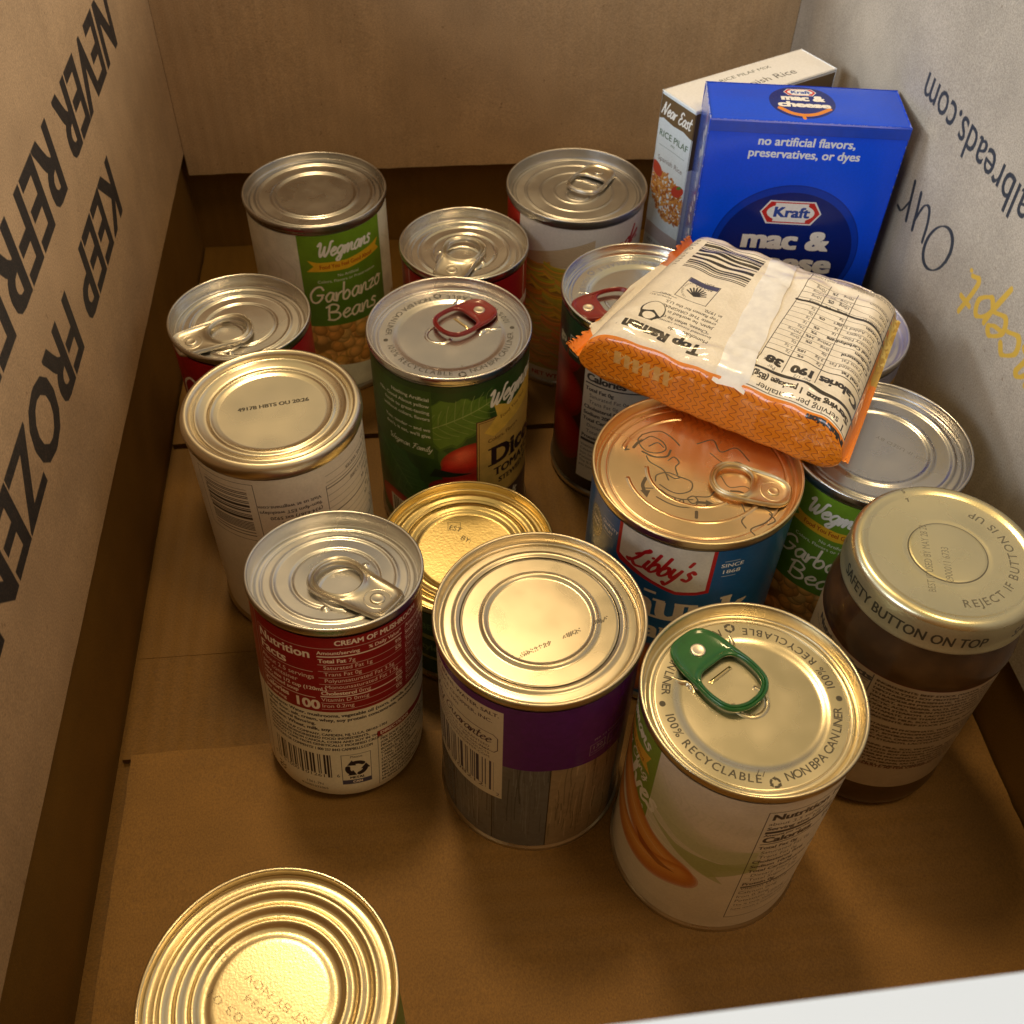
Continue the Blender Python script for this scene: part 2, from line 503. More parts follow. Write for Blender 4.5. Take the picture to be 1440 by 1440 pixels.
def cardboard(name, base, flute_axis=0, ink=None, inkcol=(.020, .017, .016), inkimg_col=False):
    """kraft liner: long fibres, fine specks, faint flutes showing through"""
    m, nt, b = newmat(name)
    d = tuple(c * .88 for c in base)
    mx, no = noise_col(nt, d, base, 45, detail=8)
    tc = N(nt, 'ShaderNodeTexCoord')
    mp = N(nt, 'ShaderNodeMapping')
    st = [1700, 1700, 1700]
    st[flute_axis] = 1150
    mp.inputs['Scale'].default_value = st
    nt.links.new(tc.outputs['Object'], mp.inputs[0])
    fib = N(nt, 'ShaderNodeTexNoise'); fib.inputs['Scale'].default_value = 1.0; fib.inputs['Detail'].default_value = 3
    nt.links.new(mp.outputs[0], fib.inputs['Vector'])
    rmp = N(nt, 'ShaderNodeMapRange'); rmp.inputs[1].default_value = .25; rmp.inputs[2].default_value = .75
    rmp.inputs[3].default_value = .70; rmp.inputs[4].default_value = 1.24
    nt.links.new(fib.outputs[0], rmp.inputs[0])
    mu = N(nt, 'ShaderNodeMix', data_type='RGBA', blend_type='MULTIPLY'); mu.inputs[0].default_value = 1
    nt.links.new(mx.outputs[2], mu.inputs[6]); nt.links.new(rmp.outputs[0], mu.inputs[7])
    st_ = N(nt, 'ShaderNodeTexNoise'); st_.inputs['Scale'].default_value = 9; st_.inputs['Detail'].default_value = 3
    nt.links.new(tc.outputs['Object'], st_.inputs['Vector'])
    sr_ = N(nt, 'ShaderNodeMapRange'); sr_.inputs[1].default_value = .38; sr_.inputs[2].default_value = .6; sr_.inputs[3].default_value = .90; sr_.inputs[4].default_value = 1.04
    nt.links.new(st_.outputs[0], sr_.inputs[0])
    ms_ = N(nt, 'ShaderNodeMix', data_type='RGBA', blend_type='MULTIPLY'); ms_.inputs[0].default_value = 1
    nt.links.new(mu.outputs[2], ms_.inputs[6]); nt.links.new(sr_.outputs[0], ms_.inputs[7])
    col = ms_.outputs[2]
    # dark flecks
    sp = N(nt, 'ShaderNodeTexNoise'); sp.inputs['Scale'].default_value = 330; sp.inputs['Detail'].default_value = 1
    nt.links.new(tc.outputs['Object'], sp.inputs['Vector'])
    sr = N(nt, 'ShaderNodeMapRange'); sr.inputs[1].default_value = .74; sr.inputs[2].default_value = .80
    sr.inputs[3].default_value = 0; sr.inputs[4].default_value = .45
    nt.links.new(sp.outputs[0], sr.inputs[0])
    m3_ = N(nt, 'ShaderNodeMix', data_type='RGBA')
    nt.links.new(sr.outputs[0], m3_.inputs[0]); nt.links.new(col, m3_.inputs[6]); m3_.inputs[7].default_value = (.12, .06, .025, 1)
    col = m3_.outputs[2]
    if ink is not None:
        im = N(nt, 'ShaderNodeTexImage'); im.image = ink; im.extension = 'EXTEND'
        uv = N(nt, 'ShaderNodeUVMap')
        nt.links.new(uv.outputs[0], im.inputs[0])
        sep = N(nt, 'ShaderNodeSeparateColor')
        nt.links.new(im.outputs[0], sep.inputs[0])
        for ch, ic in ((0, inkcol), (1, (.58, .36, .045))):
            wn = N(nt, 'ShaderNodeMath', operation='MULTIPLY'); nt.links.new(sep.outputs[ch], wn.inputs[0])
            wr = N(nt, 'ShaderNodeMapRange'); wr.inputs[1].default_value = .2; wr.inputs[2].default_value = .5; wr.inputs[3].default_value = .84; wr.inputs[4].default_value = 1.0
            nt.links.new(fib.outputs[0], wr.inputs[0]); nt.links.new(wr.outputs[0], wn.inputs[1])
            mi = N(nt, 'ShaderNodeMix', data_type='RGBA')
            nt.links.new(wn.outputs[0], mi.inputs[0]); nt.links.new(col, mi.inputs[6]); mi.inputs[7].default_value = (*ic, 1)
            col = mi.outputs[2]
    nt.links.new(col, b.inputs['Base Color'])
    b.inputs['Roughness'].default_value = .62
    b.inputs['Specular IOR Level'].default_value = .35
    # relief: flutes + fibres + slow warping
    wv = N(nt, 'ShaderNodeTexWave'); wv.bands_direction = 'XYZ'[flute_axis]
    wv.inputs['Scale'].default_value = 38; wv.inputs['Distortion'].default_value = 1.2; wv.inputs['Detail'].default_value = 1
    wv.inputs['Detail Scale'].default_value = .3
    nt.links.new(tc.outputs['Object'], wv.inputs['Vector'])
    b1 = N(nt, 'ShaderNodeBump'); b1.inputs['Strength'].default_value = .22; b1.inputs['Distance'].default_value = .0006
    nt.links.new(wv.outputs[0], b1.inputs['Height'])
    b2 = N(nt, 'ShaderNodeBump'); b2.inputs['Strength'].default_value = .35; b2.inputs['Distance'].default_value = .0002
    nt.links.new(fib.outputs[0], b2.inputs['Height']); nt.links.new(b1.outputs[0], b2.inputs['Normal'])
    slow = N(nt, 'ShaderNodeTexNoise'); slow.inputs['Scale'].default_value = 14; slow.inputs['Detail'].default_value = 2
    nt.links.new(tc.outputs['Object'], slow.inputs['Vector'])
    b3 = N(nt, 'ShaderNodeBump'); b3.inputs['Strength'].default_value = .35; b3.inputs['Distance'].default_value = .004
    nt.links.new(slow.outputs[0], b3.inputs['Height']); nt.links.new(b2.outputs[0], b3.inputs['Normal'])
    nt.links.new(b3.outputs[0], b.inputs['Normal'])
    return m

# ------------------------------------------------------------------ mesh helpers (all in mm)
def mesh_obj(name, verts, faces, mat, parent=None, smooth=True, uvs=None, mats=None, sharp=None):
    me = bpy.data.meshes.new(name)
    me.from_pydata([(v[0] * MM, v[1] * MM, v[2] * MM) for v in verts], [], faces)
    for m_ in ([mat] if mats is None else mats):
        me.materials.append(m_)
    if smooth:
        me.polygons.foreach_set('use_smooth', [True] * len(me.polygons))
    if uvs is not None:
        l = me.uv_layers.new(name='UVMap')
        l.data.foreach_set('uv', np.asarray(uvs, np.float32).ravel())
    me.update()
    if sharp:
        me.set_sharp_from_angle(angle=math.radians(sharp))
    o = bpy.data.objects.new(name, me)
    COL.objects.link(o)
    if parent:
        o.parent = parent
    return o

def lathe(name, prof, mat, parent, seg=112, uvr=None, close_center=True, a0=0.0, sharp=None, wob=None):
    """prof: list (r,z); planar uv with radius uvr if given, turned so that the near side is at the bottom of the print"""
    V, F_ = [], []
    cs = [(math.cos(2 * PI * i / seg), math.sin(2 * PI * i / seg)) for i in range(seg)]
    rings = []
    for k, (r, z) in enumerate(prof):
        if r < 1e-6:
            rings.append([len(V)])
            V.append((0, 0, z))
        else:
            rings.append(list(range(len(V), len(V) + seg)))
            V += [(r * c, r * s_, z + (wob(r * c, r * s_) if wob else 0)) for c, s_ in cs]
    for A, B in zip(rings[:-1], rings[1:]):
        for i in range(seg):
            j = (i + 1) % seg
            if len(A) == 1:
                F_.append((A[0], B[i], B[j])[::-1])
            elif len(B) == 1:
                F_.append((A[i], A[j], B[0]))
            else:
                F_.append((A[i], A[j], B[j], B[i]))
    uvs = None
    if uvr:
        up = (-math.cos(a0), -math.sin(a0)); rt = (-math.sin(a0), math.cos(a0))
        uvs = []
        for f in F_:
            for i in f:
                x, y = V[i][0], V[i][1]
                uvs.append(((x * rt[0] + y * rt[1]) / uvr * .5 + .5, (x * up[0] + y * up[1]) / uvr * .5 + .5))
    return mesh_obj(name, V, F_, mat, parent, uvs=uvs, sharp=sharp)

def label_tube(name, prof, mat, parent, a0, R, v0, v1, seg=144, sharp=60):
    """wrapped paper label; u=.5 faces the viewer"""
    V, F_, uvs = [], [], []
    n = len(prof)
    for (r, z) in prof:
        for i in range(seg + 1):
            a = a0 - PI + 2 * PI * i / seg
            V.append((r * math.cos(a), r * math.sin(a), z))
    for k in range(n - 1):
        for i in range(seg):
            q = [(k, i), (k, i + 1), (k + 1, i + 1), (k + 1, i)]
            F_.append([a * (seg + 1) + b for a, b in q])
            for a, b in q:
                uvs.append((b / seg, (prof[a][1] - v0) / (v1 - v0)))
    return mesh_obj(name, V, F_, mat, parent, uvs=uvs)

def empty(name, loc, label, catg, group=None, rot=(0, 0, 0)):
    o = bpy.data.objects.new(name, None)
    COL.objects.link(o)
    o.empty_display_size = .02
    o.location = Vector(loc) * MM
    o.rotation_euler = rot
    o['label'] = label
    o['category'] = catg
    if group:
        o['group'] = group
    return o

def slab(name, P, thick, mat, parent, uv=None, nx=24, ny=12, warp=.4, seed=0, jag=0.0, outward=None):
    """a sheet of board: P = 4 corners (inner face), thickness towards the left-hand normal; slightly warped and worn at its edge"""
    P = [Vector(p) for p in P]
    nrm = (P[1] - P[0]).cross(P[3] - P[0]).normalized()
    r = random.Random(seed)
    ph = [r.uniform(0, 6) for _ in range(6)]
    def pt(i, j, off):
        s, t = i / nx, j / ny
        p = (P[0] * (1 - s) + P[1] * s) * (1 - t) + (P[3] * (1 - s) + P[2] * s) * t
        wv = warp * (math.sin(s * 5 + ph[0]) * math.sin(t * 3 + ph[1]) + .5 * math.sin(s * 13 + ph[2] + t * 4))
        e = min(s, 1 - s, t, 1 - t)
        wv *= min(1, e * 8 + .15)
        if jag and (i in (0, nx) or j in (0, ny)):
            d = Vector((r.uniform(-jag, jag), r.uniform(-jag, jag), 0))
            if abs(nrm.z) < .5:
                d = Vector((0, 0, r.uniform(-jag, jag)))
            p = p + d
        return p - nrm * off + nrm * wv
    V, F_, uvs = [], [], []
    idx = {}
    for lay, off in ((0, 0), (1, thick)):
        for j in range(ny + 1):
            for i in range(nx + 1):
                idx[lay, i, j] = len(V)
                V.append(pt(i, j, off) if lay == 0 else (Vector(V[idx[0, i, j]]) - nrm * thick))
    def uvp(i, j):
        return (i / nx, j / ny)
    for j in range(ny):
        for i in range(nx):
            a = [(i, j), (i + 1, j), (i + 1, j + 1), (i, j + 1)]
            F_.append([idx[0, x, y] for x, y in a]); uvs += [uvp(x, y) for x, y in a]
            F_.append([idx[1, x, y] for x, y in a][::-1]); uvs += [(0, 0)] * 4
    bd = [(i, 0) for i in range(nx)] + [(nx, j) for j in range(ny)] + [(i, ny) for i in range(nx, 0, -1)] + [(0, j) for j in range(ny, 0, -1)]
    for k in range(len(bd)):
        a, b = bd[k], bd[(k + 1) % len(bd)]
        F_.append([idx[0, a[0], a[1]], idx[1, a[0], a[1]], idx[1, b[0], b[1]], idx[0, b[0], b[1]]]); uvs += [(0, 0)] * 4
    V = [tuple(v) for v in V]
    return mesh_obj(name, V, F_, mat, parent, uvs=uvs, sharp=40)

def smooth_all(P, k):
    return P

# ------------------------------------------------------------------ the carton
KRAFT = (.48, .315, .17)
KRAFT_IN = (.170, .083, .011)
box = empty('cardboard_box', (0, 0, 0), 'deep open kraft cardboard box printed NEVER REFREEZE, holding the groceries', 'box')
WX, LY, TOP = 382.0, 583.0, 256.0
LX0, LX1, BY = 4.5, 379.0, -14.0
# left printed flap: print canvas spans y from BY to -LY (u: far -> near? seen from inside: u=0 at near end), z 66..TOP
cl = Cv(-LY + 2, 76, BY, TOP, 3.2, (0, 0, 0))
cr_ = Cv(0, 47.5, LY - 2 + BY, TOP, 3.2, (0, 0, 0))   # right flap: u runs from far end to near end
# text on left flap reads upside down: first letter at the far end
def left_line(t, yfar, ynear, z_top, z_bot, c, bold):
    # text rotated by 180 degrees: baseline at z_top, cap tops at z_bot
    cl.text(t, yfar, z_top, z_top - z_bot, c, rot=PI, bold=bold, fit=abs(ynear - yfar))
for wd_, ya_, yb_, za_, zb_ in (('KEEP', -168, -258, 158.6, 130.5), ('FROZEN', -273, -427, 159.1, 131.5), ('NEVER', -99, -220, 209, 180), ('REFREEZE', -232, -419, 209.4, 179.8)):
    left_line(wd_, ya_, yb_, za_, zb_, (1, 0, 0), 2.9)
m_left = cardboard('printed_kraft_left', KRAFT, 1, cl.image('left_flap_print', True))
m_kraft = cardboard('kraft_board', KRAFT, 1)
m_kraft_z = cardboard('kraft_board_upright', KRAFT, 0)
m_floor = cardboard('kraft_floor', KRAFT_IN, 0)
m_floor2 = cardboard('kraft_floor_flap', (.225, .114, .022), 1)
# right flap text (u = distance from far end), upside down as well
def rt(t, u, v, h, ch, **k):
    cr_.text(t, u, v, h, ch, rot=PI, **k)
rt('albreads.com', 293 + BY, 196.8, 15.2, (1, 0, 0), fit=107, bold=.3)
# "Our" in a thin formal hand
def rs(pts, wd, ch, nib=.22):
    cr_.stroke(pts, wd, ch, nib=nib)
O_u, O_v = 243 + BY, 141.5
t_ = np.linspace(0, 2 * PI, 15)
rs([(O_u + 10 * math.cos(a) + 4 * math.sin(a), O_v + 12.2 * math.sin(a)) for a in t_], 2.9, (1, 0, 0))
rs([(O_u - 14, 136), (O_u - 15, 145), (O_u - 18, 151), (O_u - 23, 149), (O_u - 27, 138)], 2.5, (1, 0, 0))
rs([(O_u - 26, 135), (O_u - 27.5, 145), (O_u - 29, 152)], 2.7, (1, 0, 0))
rs([(O_u - 34, 135), (O_u - 36, 145), (O_u - 37.5, 153)], 2.7, (1, 0, 0))
rs([(O_u - 36, 144), (O_u - 41, 136), (O_u - 46, 135.5)], 2.5, (1, 0, 0))
def gold(t, u, v, h, wd):
    cr_.script(t, u, v, h, (0, 1, 0), wd, rot=PI, slant=.3, nib=.45, sx=1.05)
gold('Concept.', 375 + BY, 151.5, 12.5, 3.5)
m_right = cardboard('printed_kraft_right', (.44, .375, .295), 1, cr_.image('right_flap_print', True), inkcol=(.025, .03, .04))

bx = box
# outer walls (lower strips seen below the inner flaps)
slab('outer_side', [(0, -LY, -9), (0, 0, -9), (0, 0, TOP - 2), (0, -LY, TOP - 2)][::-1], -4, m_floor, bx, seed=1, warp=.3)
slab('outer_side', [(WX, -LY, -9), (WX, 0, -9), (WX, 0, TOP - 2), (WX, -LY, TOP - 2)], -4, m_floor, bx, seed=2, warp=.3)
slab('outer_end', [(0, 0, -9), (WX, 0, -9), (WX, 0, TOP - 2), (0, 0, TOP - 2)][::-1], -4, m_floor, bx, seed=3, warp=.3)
slab('outer_end', [(0, -LY, -9), (WX, -LY, -9), (WX, -LY, 246), (0, -LY, 246)], -4, m_kraft_z, bx, seed=4, warp=.2)
# inner printed flaps
def flap(name, c4, mat, th, seed, **k):
    return slab(name, c4, th, mat, bx, seed=seed, nx=48, ny=16, warp=.5, jag=.25, **k)
flap('printed_side_flap', [(LX0, -LY + 2, 76), (LX0, BY, 76), (LX0, BY, TOP), (LX0, -LY + 2, TOP)], m_left, 2.2, 5)
flap('printed_side_flap', [(LX1, BY, 47.5), (LX1, -LY + 2, 47.5), (LX1, -LY + 2, TOP), (LX1, BY, TOP)], m_right, 2.6, 6)
flap('inner_end_flap', [(LX0 + .2, BY, 61.5), (LX1 - .2, BY, 61.5), (LX1 - .2, BY, TOP), (LX0 + .2, BY, TOP)], m_kraft_z, 4, 7)
# floor: a middle panel and two raised flaps that stop short of each other
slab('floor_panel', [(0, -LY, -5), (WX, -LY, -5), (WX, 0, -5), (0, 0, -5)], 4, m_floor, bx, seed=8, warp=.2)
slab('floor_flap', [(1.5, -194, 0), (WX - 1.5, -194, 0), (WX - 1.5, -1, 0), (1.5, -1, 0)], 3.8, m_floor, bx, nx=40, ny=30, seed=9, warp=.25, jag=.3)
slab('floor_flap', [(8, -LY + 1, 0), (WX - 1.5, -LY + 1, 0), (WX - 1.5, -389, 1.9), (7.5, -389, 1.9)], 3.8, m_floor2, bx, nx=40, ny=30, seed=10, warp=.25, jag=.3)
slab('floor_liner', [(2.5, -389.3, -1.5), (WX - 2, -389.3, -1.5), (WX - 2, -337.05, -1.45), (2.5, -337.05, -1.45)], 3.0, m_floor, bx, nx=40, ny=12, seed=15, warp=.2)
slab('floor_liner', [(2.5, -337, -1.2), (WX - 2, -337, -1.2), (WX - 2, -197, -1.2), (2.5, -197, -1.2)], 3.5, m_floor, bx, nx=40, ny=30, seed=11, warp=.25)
m_white, ntw, bw = newmat('white_board_cool_lit')
mxw, now = noise_col(ntw, (.55, .66, .84), (.58, .69, .86), 30)  # white board; bluish cast of the window light mixed into both tones
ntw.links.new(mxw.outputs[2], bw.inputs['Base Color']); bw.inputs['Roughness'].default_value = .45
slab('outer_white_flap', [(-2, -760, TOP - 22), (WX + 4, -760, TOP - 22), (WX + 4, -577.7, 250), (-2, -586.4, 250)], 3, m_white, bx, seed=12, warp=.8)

# the surface beneath the box
mt_, ntt, bt_ = newmat('dark_table')
mxt, not_ = noise_col(ntt, (.10, .055, .03), (.17, .10, .055), 8, stretch=(1, 12, 1))
ntt.links.new(mxt.outputs[2], bt_.inputs['Base Color']); bt_.inputs['Roughness'].default_value = .5
tb = mesh_obj('table_surface', [(-900, -1500, -12), (1300, -1500, -12), (1300, 900, -12), (-900, 900, -12)], [(0, 1, 2, 3)], mt_, smooth=False)
tb['kind'] = 'structure'

# ------------------------------------------------------------------ cans
SIL1, SIL2 = (.66, .64, .60), (.72, .70, .66)
GLD1, GLD2 = (.80, .64, .34), (.86, .70, .40)
TAN1, TAN2 = (.62, .54, .40), (.66, .58, .44)
LID = 1.04      # the lid print spans the full end diameter

def lidcv():
    return Cv(-1, -1, 1, 1, 1, (0, 0, 0))

def facing(loc, rot):
    M_ = Euler(rot, 'XYZ').to_matrix()
    c = M_.inverted() @ (CAMP - Vector(loc))
    return math.atan2(c.y, c.x)

def rim_profile(R, H, body=True):
    return [(R - 1.15, H - 5.2), (R - 1.1, H - 4.2), (R - .35, H - 3.6), (R - .08, H - 3.2), (R, H - 2.7), (R, H - .7), (R - .15, H - .25), (R - .45, H - .04),
            (R - .8, H), (R - 1.15, H - .1), (R - 1.35, H - .45), (R - 1.5, H - 1.4), (R - 1.7, H - 4.0)]

def bead(r0, r1, h):
    """half-round ring pressed up or down between two radii"""
    out = []
    for k in range(0, 7):
        t = k / 6
        out.append((r0 + (r1 - r0) * t, h * math.sin(PI * t) ** 1.3 if 0 < t < 1 else 0))
    return out

def panel_profile(R, H, beads, drop=4.0, center=0):
    """from the chuck wall inwards; beads: (outer r, inner r, height) on the panel; height with flag 's' is a step"""
    z = H - drop
    P = [(R - 1.9, H - drop - .5), (R - 2.3, H - drop - .85), (R - 2.9, H - drop - .8), (R - 3.4, H - drop - .3), (R - 3.8, z), (R - 4.2, z + .05)]
    zc = z + .05
    for b in beads:
        if len(b) == 4:        # step
            r0, r1, dz, _ = b
            P += [(r0, zc), (r0 - (r0 - r1) * .25, zc + dz * .15), (r0 - (r0 - r1) * .5, zc + dz * .5), (r0 - (r0 - r1) * .75, zc + dz * .85), (r1, zc + dz), (r1 - .6, zc + dz)]
            zc += dz
        else:
            P += [(b[0] + .5, zc)] + [(r, zc + h) for r, h in bead(*b)] + [(b[1] - .5, zc)]
    P.append((P[-1][0] - 1.0, zc))
    P.append((max(P[-1][0] * .5, .01), zc))
    P.append((0, zc))
    return P, zc

def tab_mesh(name, parent, mat, z, nose, ang, outer, hole, th=1.25, tilt=0.0, plate=.7, rivet_mat=None, rivet_r=2.4, groove=0.0, dark=None):
    """pull tab. local x axis runs from the nose (rivet) to the finger ring; outer/hole: closed outlines in mm around the rivet"""
    n = 72
    def resample(pts, c):
        P = cat(pts, 10, closed=True)
        P = P[:-1]
        a = np.arctan2(P[:, 1] - c[1], P[:, 0] - c[0])
        o = np.argsort(a)
        a, P = a[o], P[o]
        t = np.linspace(-PI, PI, n, endpoint=False)
        rr = np.hypot(P[:, 0] - c[0], P[:, 1] - c[1])
        r = np.interp(t, np.concatenate([a - 2 * PI, a, a + 2 * PI]), np.tile(rr, 3))
        return np.stack([c[0] + r * np.cos(t), c[1] + r * np.sin(t)], 1)
    hc_ = np.mean(hole, 0)
    # loft in polar order around the hole centre
    O_, H_ = resample(outer, hc_), resample(hole, hc_)
    d = H_ - O_
    L = np.linalg.norm(d, axis=1, keepdims=True)
    u = d / L
    curl = np.minimum(1.9, L * .48)
    secs = [(O_ + u * curl * .12, .10), (O_, th * .45), (O_ + u * curl * .12, th * .82), (O_ + u * curl * .45, th), (O_ + u * curl * .8, th * .85),
            (O_ + u * curl, plate + (th - plate) * .35), (O_ + u * (curl + (L - 2 * curl) * .15), plate), (O_ + u * (L - curl - (L - 2 * curl) * .15), plate), (H_ - u * curl, plate + (th - plate) * .35),
            (H_ - u * curl * .8, th * .85), (H_ - u * curl * .45, th), (H_ - u * curl * .12, th * .8), (H_, th * .45), (H_ - u * curl * .12, .10)]
    V = []
    ca, sa = math.cos(ang), math.sin(ang)
    nx_, ny_ = nose
    def put(x, y, zz):
        zz = zz + x * math.tan(tilt)
        return (nx_ + x * ca - y * sa, ny_ + x * sa + y * ca, z + zz)
    for P, zz in secs:
        V += [put(x, y, zz) for x, y in P]
    F_ = []
    m = len(secs)
    for k in range(m):
        k2 = (k + 1) % m
        for i in range(n):
            j = (i + 1) % n
            F_.append((k * n + i, k * n + j, k2 * n + j, k2 * n + i))
    t = mesh_obj(name, V, F_, mat, parent, sharp=50)
    # rivet
    rm = rivet_mat or mat
    pr = [(rivet_r, plate - .1), (rivet_r, plate + .35), (rivet_r * .92, plate + .55), (rivet_r * .7, plate + .62), (rivet_r * .55, plate + .5), (0, plate + .48)]
    RV, RF, seg = [], [], 28
    for r, zz in pr:
        RV += [put(r * math.cos(2 * PI * i / seg), r * math.sin(2 * PI * i / seg), zz) for i in range(seg)]
    for k in range(len(pr) - 1):
        for i in range(seg):
            j = (i + 1) % seg
            RF.append((k * seg + i, k * seg + j, (k + 1) * seg + j, (k + 1) * seg + i))
    mesh_obj('rivet', RV, RF, rm, t)
    if groove:
        # the hinge slit pressed round the rivet
        GV, GF = [], []
        a0_, a1_ = math.radians(40), math.radians(320)
        for i in range(33):
            a = a0_ + (a1_ - a0_) * i / 32 + PI
            for rr, zz in ((groove - .28, plate + .02), (groove, plate + .22), (groove + .28, plate + .02)):
                GV.append(put(rr * math.cos(a), rr * math.sin(a), zz))
        for i in range(32):
            for k in range(2):
                GF.append((i * 3 + k, i * 3 + k + 1, i * 3 + 3 + k + 1, i * 3 + 3 + k))
        mesh_obj('hinge_ridge', GV, GF, dark or mat, t)
    return t

def blister(name, parent, mat, pts, z, h, wd):
    """raised bead along a path on the panel"""
    P = cat(pts, 8)
    V, F_ = [], []
    n = len(P)
    for i in range(n):
        d = P[min(i + 1, n - 1)] - P[max(i - 1, 0)]
        d = d / (np.linalg.norm(d) + 1e-9)
        nr = np.array([-d[1], d[0]])
        e = min(1, min(i, n - 1 - i) / 4)
        for k in range(7):
            t = k / 6 * 2 - 1
            q = P[i] + nr * t * wd / 2
            V.append((q[0], q[1], z - .02 + h * e * (math.cos(t * PI / 2) ** 1.2 if abs(t) < 1 else 0)))
    for i in range(n - 1):
        for k in range(6):
            F_.append((i * 7 + k, i * 7 + k + 1, i * 7 + 8 + k, i * 7 + 7 + k))
    return mesh_obj(name, V, F_, mat, parent)

def dimple(parent, mat, x, y, z, r=1.3, h=.6):
    V, F_, seg = [], [], 18
    for rr, zz in ((r * 1.5, -.03), (r, h * .35), (r * .6, h * .9), (.01, h)):
        V += [(x + rr * math.cos(2 * PI * i / seg), y + rr * math.sin(2 * PI * i / seg), z + zz) for i in range(seg)]
    for k in range(3):
        for i in range(seg):
            j = (i + 1) % seg
            F_.append((k * seg + i, k * seg + j, (k + 1) * seg + j, (k + 1) * seg + i))
    mesh_obj('dimple', V, F_, mat, parent)

class Can:
    def __init__(s, name, label, catg, x, y, D, H, group=None, rot=(0, 0, 0), z=0):
        s.R, s.H = D / 2, H
        s.e = empty(name, (x, y, z), label, catg, group, rot)
        s.a0 = facing((x, y, z), rot)
        # local frame of the lid: right and up as the viewer sees them
        s.rt = Vector((-math.sin(s.a0), math.cos(s.a0))); s.up = Vector((-math.cos(s.a0), -math.sin(s.a0)))
    def P(s, a, b):
        v = s.rt * a + s.up * b
        return (v.x, v.y)
    def ang(s, a, b):
        v = s.rt * a + s.up * b
        return math.atan2(v.y, v.x)
    def wall(s, mat, neck=False):
        R, H = s.R, s.H
        if not neck:
            prof = [(0, 2.6), (R - 3.5, 2.6), (R - 1.6, .4), (R - .8, 0), (R - .1, .5), (R, 1.0), (R, 2.6), (R - .3, 3.3), (R - 1.15, 3.9)]
            n_b = 9
            for k in range(n_b + 1):
                prof.append((R - 1.25, 5 + (H - 11) * k / n_b))
            prof.append((R - 1.15, H - 5.2))
        else:
            prof = [(0, 1.6), (R - 7, 1.6), (R - 5.5, .2), (R - 4.6, 0), (R - 3.6, .6), (R - 2.6, 2.4), (R - 1.6, 5), (R - 1.25, 8), (R - 1.2, H / 2), (R - 1.2, H - 6), (R - 1.15, H - 5.2)]
        lathe('metal_wall', prof, mat, s.e, seg=128, sharp=50)
    def label(s, cv, v0, v1, bot_in=0.0, rough=.38, coat=0.0, prof=None, spec=.32):
        R = s.R
        m = printed('label_print', cv.image('label_image'), rough=rough, coat=coat, spec=spec)
        if prof is None:
            prof = [(R - .95, v0 + (v1 - v0) * k / 14) for k in range(15)]
        label_tube('paper_label', prof, m, s.e, s.a0, R, v0, v1)
        return m
    def canvas(s, v0, v1, bgc, ppm=9):
        c = PI * (s.R - .95)
        return Cv(-c, v0, c, v1, ppm, bgc)
    def lidcanvas(s, ppm=13):
        return Cv(-s.R, -s.R, s.R, s.R, ppm, (0, 0, 0))
    def end(s, mat, beads, drop=4.0, rimmat=None):
        lathe('seam_rim', rim_profile(s.R, s.H), rimmat or mat, s.e, seg=128, sharp=60)
        P, z = panel_profile(s.R, s.H, beads, drop)
        P = [(s.R - 1.7, s.H - 4.0)] + P
        lathe('lid', P, mat, s.e, seg=128, uvr=s.R, a0=s.a0, sharp=60)
        s.zl = z
        return z

GREY = (.05, .045, .04)
tin_sil = tin('tinplate', SIL1, SIL2, .22, scale=420)
tin_wall = tin('tinplate_wall', (.60, .57, .52), (.66, .63, .58), .3)
tin_gold = tin('gold_lacquer', GLD1, GLD2, .24, scale=420)
tin_tab = tin('tab_aluminium', (.62, .58, .50), (.70, .66, .58), .30, scale=300, bstr=.15)
tin_tab_gold = tin('tab_gold', (.66, .54, .34), (.72, .60, .40), .30, scale=300, bstr=.15)
tin_riv = tin('rivet_metal', (.78, .70, .60), (.84, .76, .66), .3)
red_tab = paint('red_tab_paint', (.20, .012, .012), .28, .5)
green_tab = paint('green_tab_paint', (.010, .11, .022), .22, .8)

WHITE = (.86, .84, .79); CREAM = (.80, .75, .64); INK = (.06, .05, .05); LW = (.93, .91, .86)

def picture_peas(cv, xa, xb, ya, yb, n, seed, cols, rr=(3.2, 4.4)):
    r = random.Random(seed)
    cv.rect(xa, ya, xb, yb, tuple(c * .35 for c in cols[0]))
    for k in range(n):
        x, y = r.uniform(xa, xb), r.uniform(ya, yb - 1)
        R = r.uniform(*rr)
        c = r.choice(cols)
        cv.ell(x, y - .5, R * 1.03, R * .98, tuple(q * .42 for q in c), rot=r.random())
        for q in range(6):
            f = q / 5
            cc = tuple(min(1, a * (.72 + .40 * f)) for a in c)
            cv.ell(x - R * .22 * f, y + R * .25 * f, R * (1 - .62 * f), R * (.93 - .60 * f), cc, rot=.3, al=.55)
        if r.random() < .6:
            cv.stroke([(x - R * .5, y - R * .3), (x, y - R * .15), (x + R * .3, y + R * .3)], .5, tuple(a * .6 for a in c), al=.5)

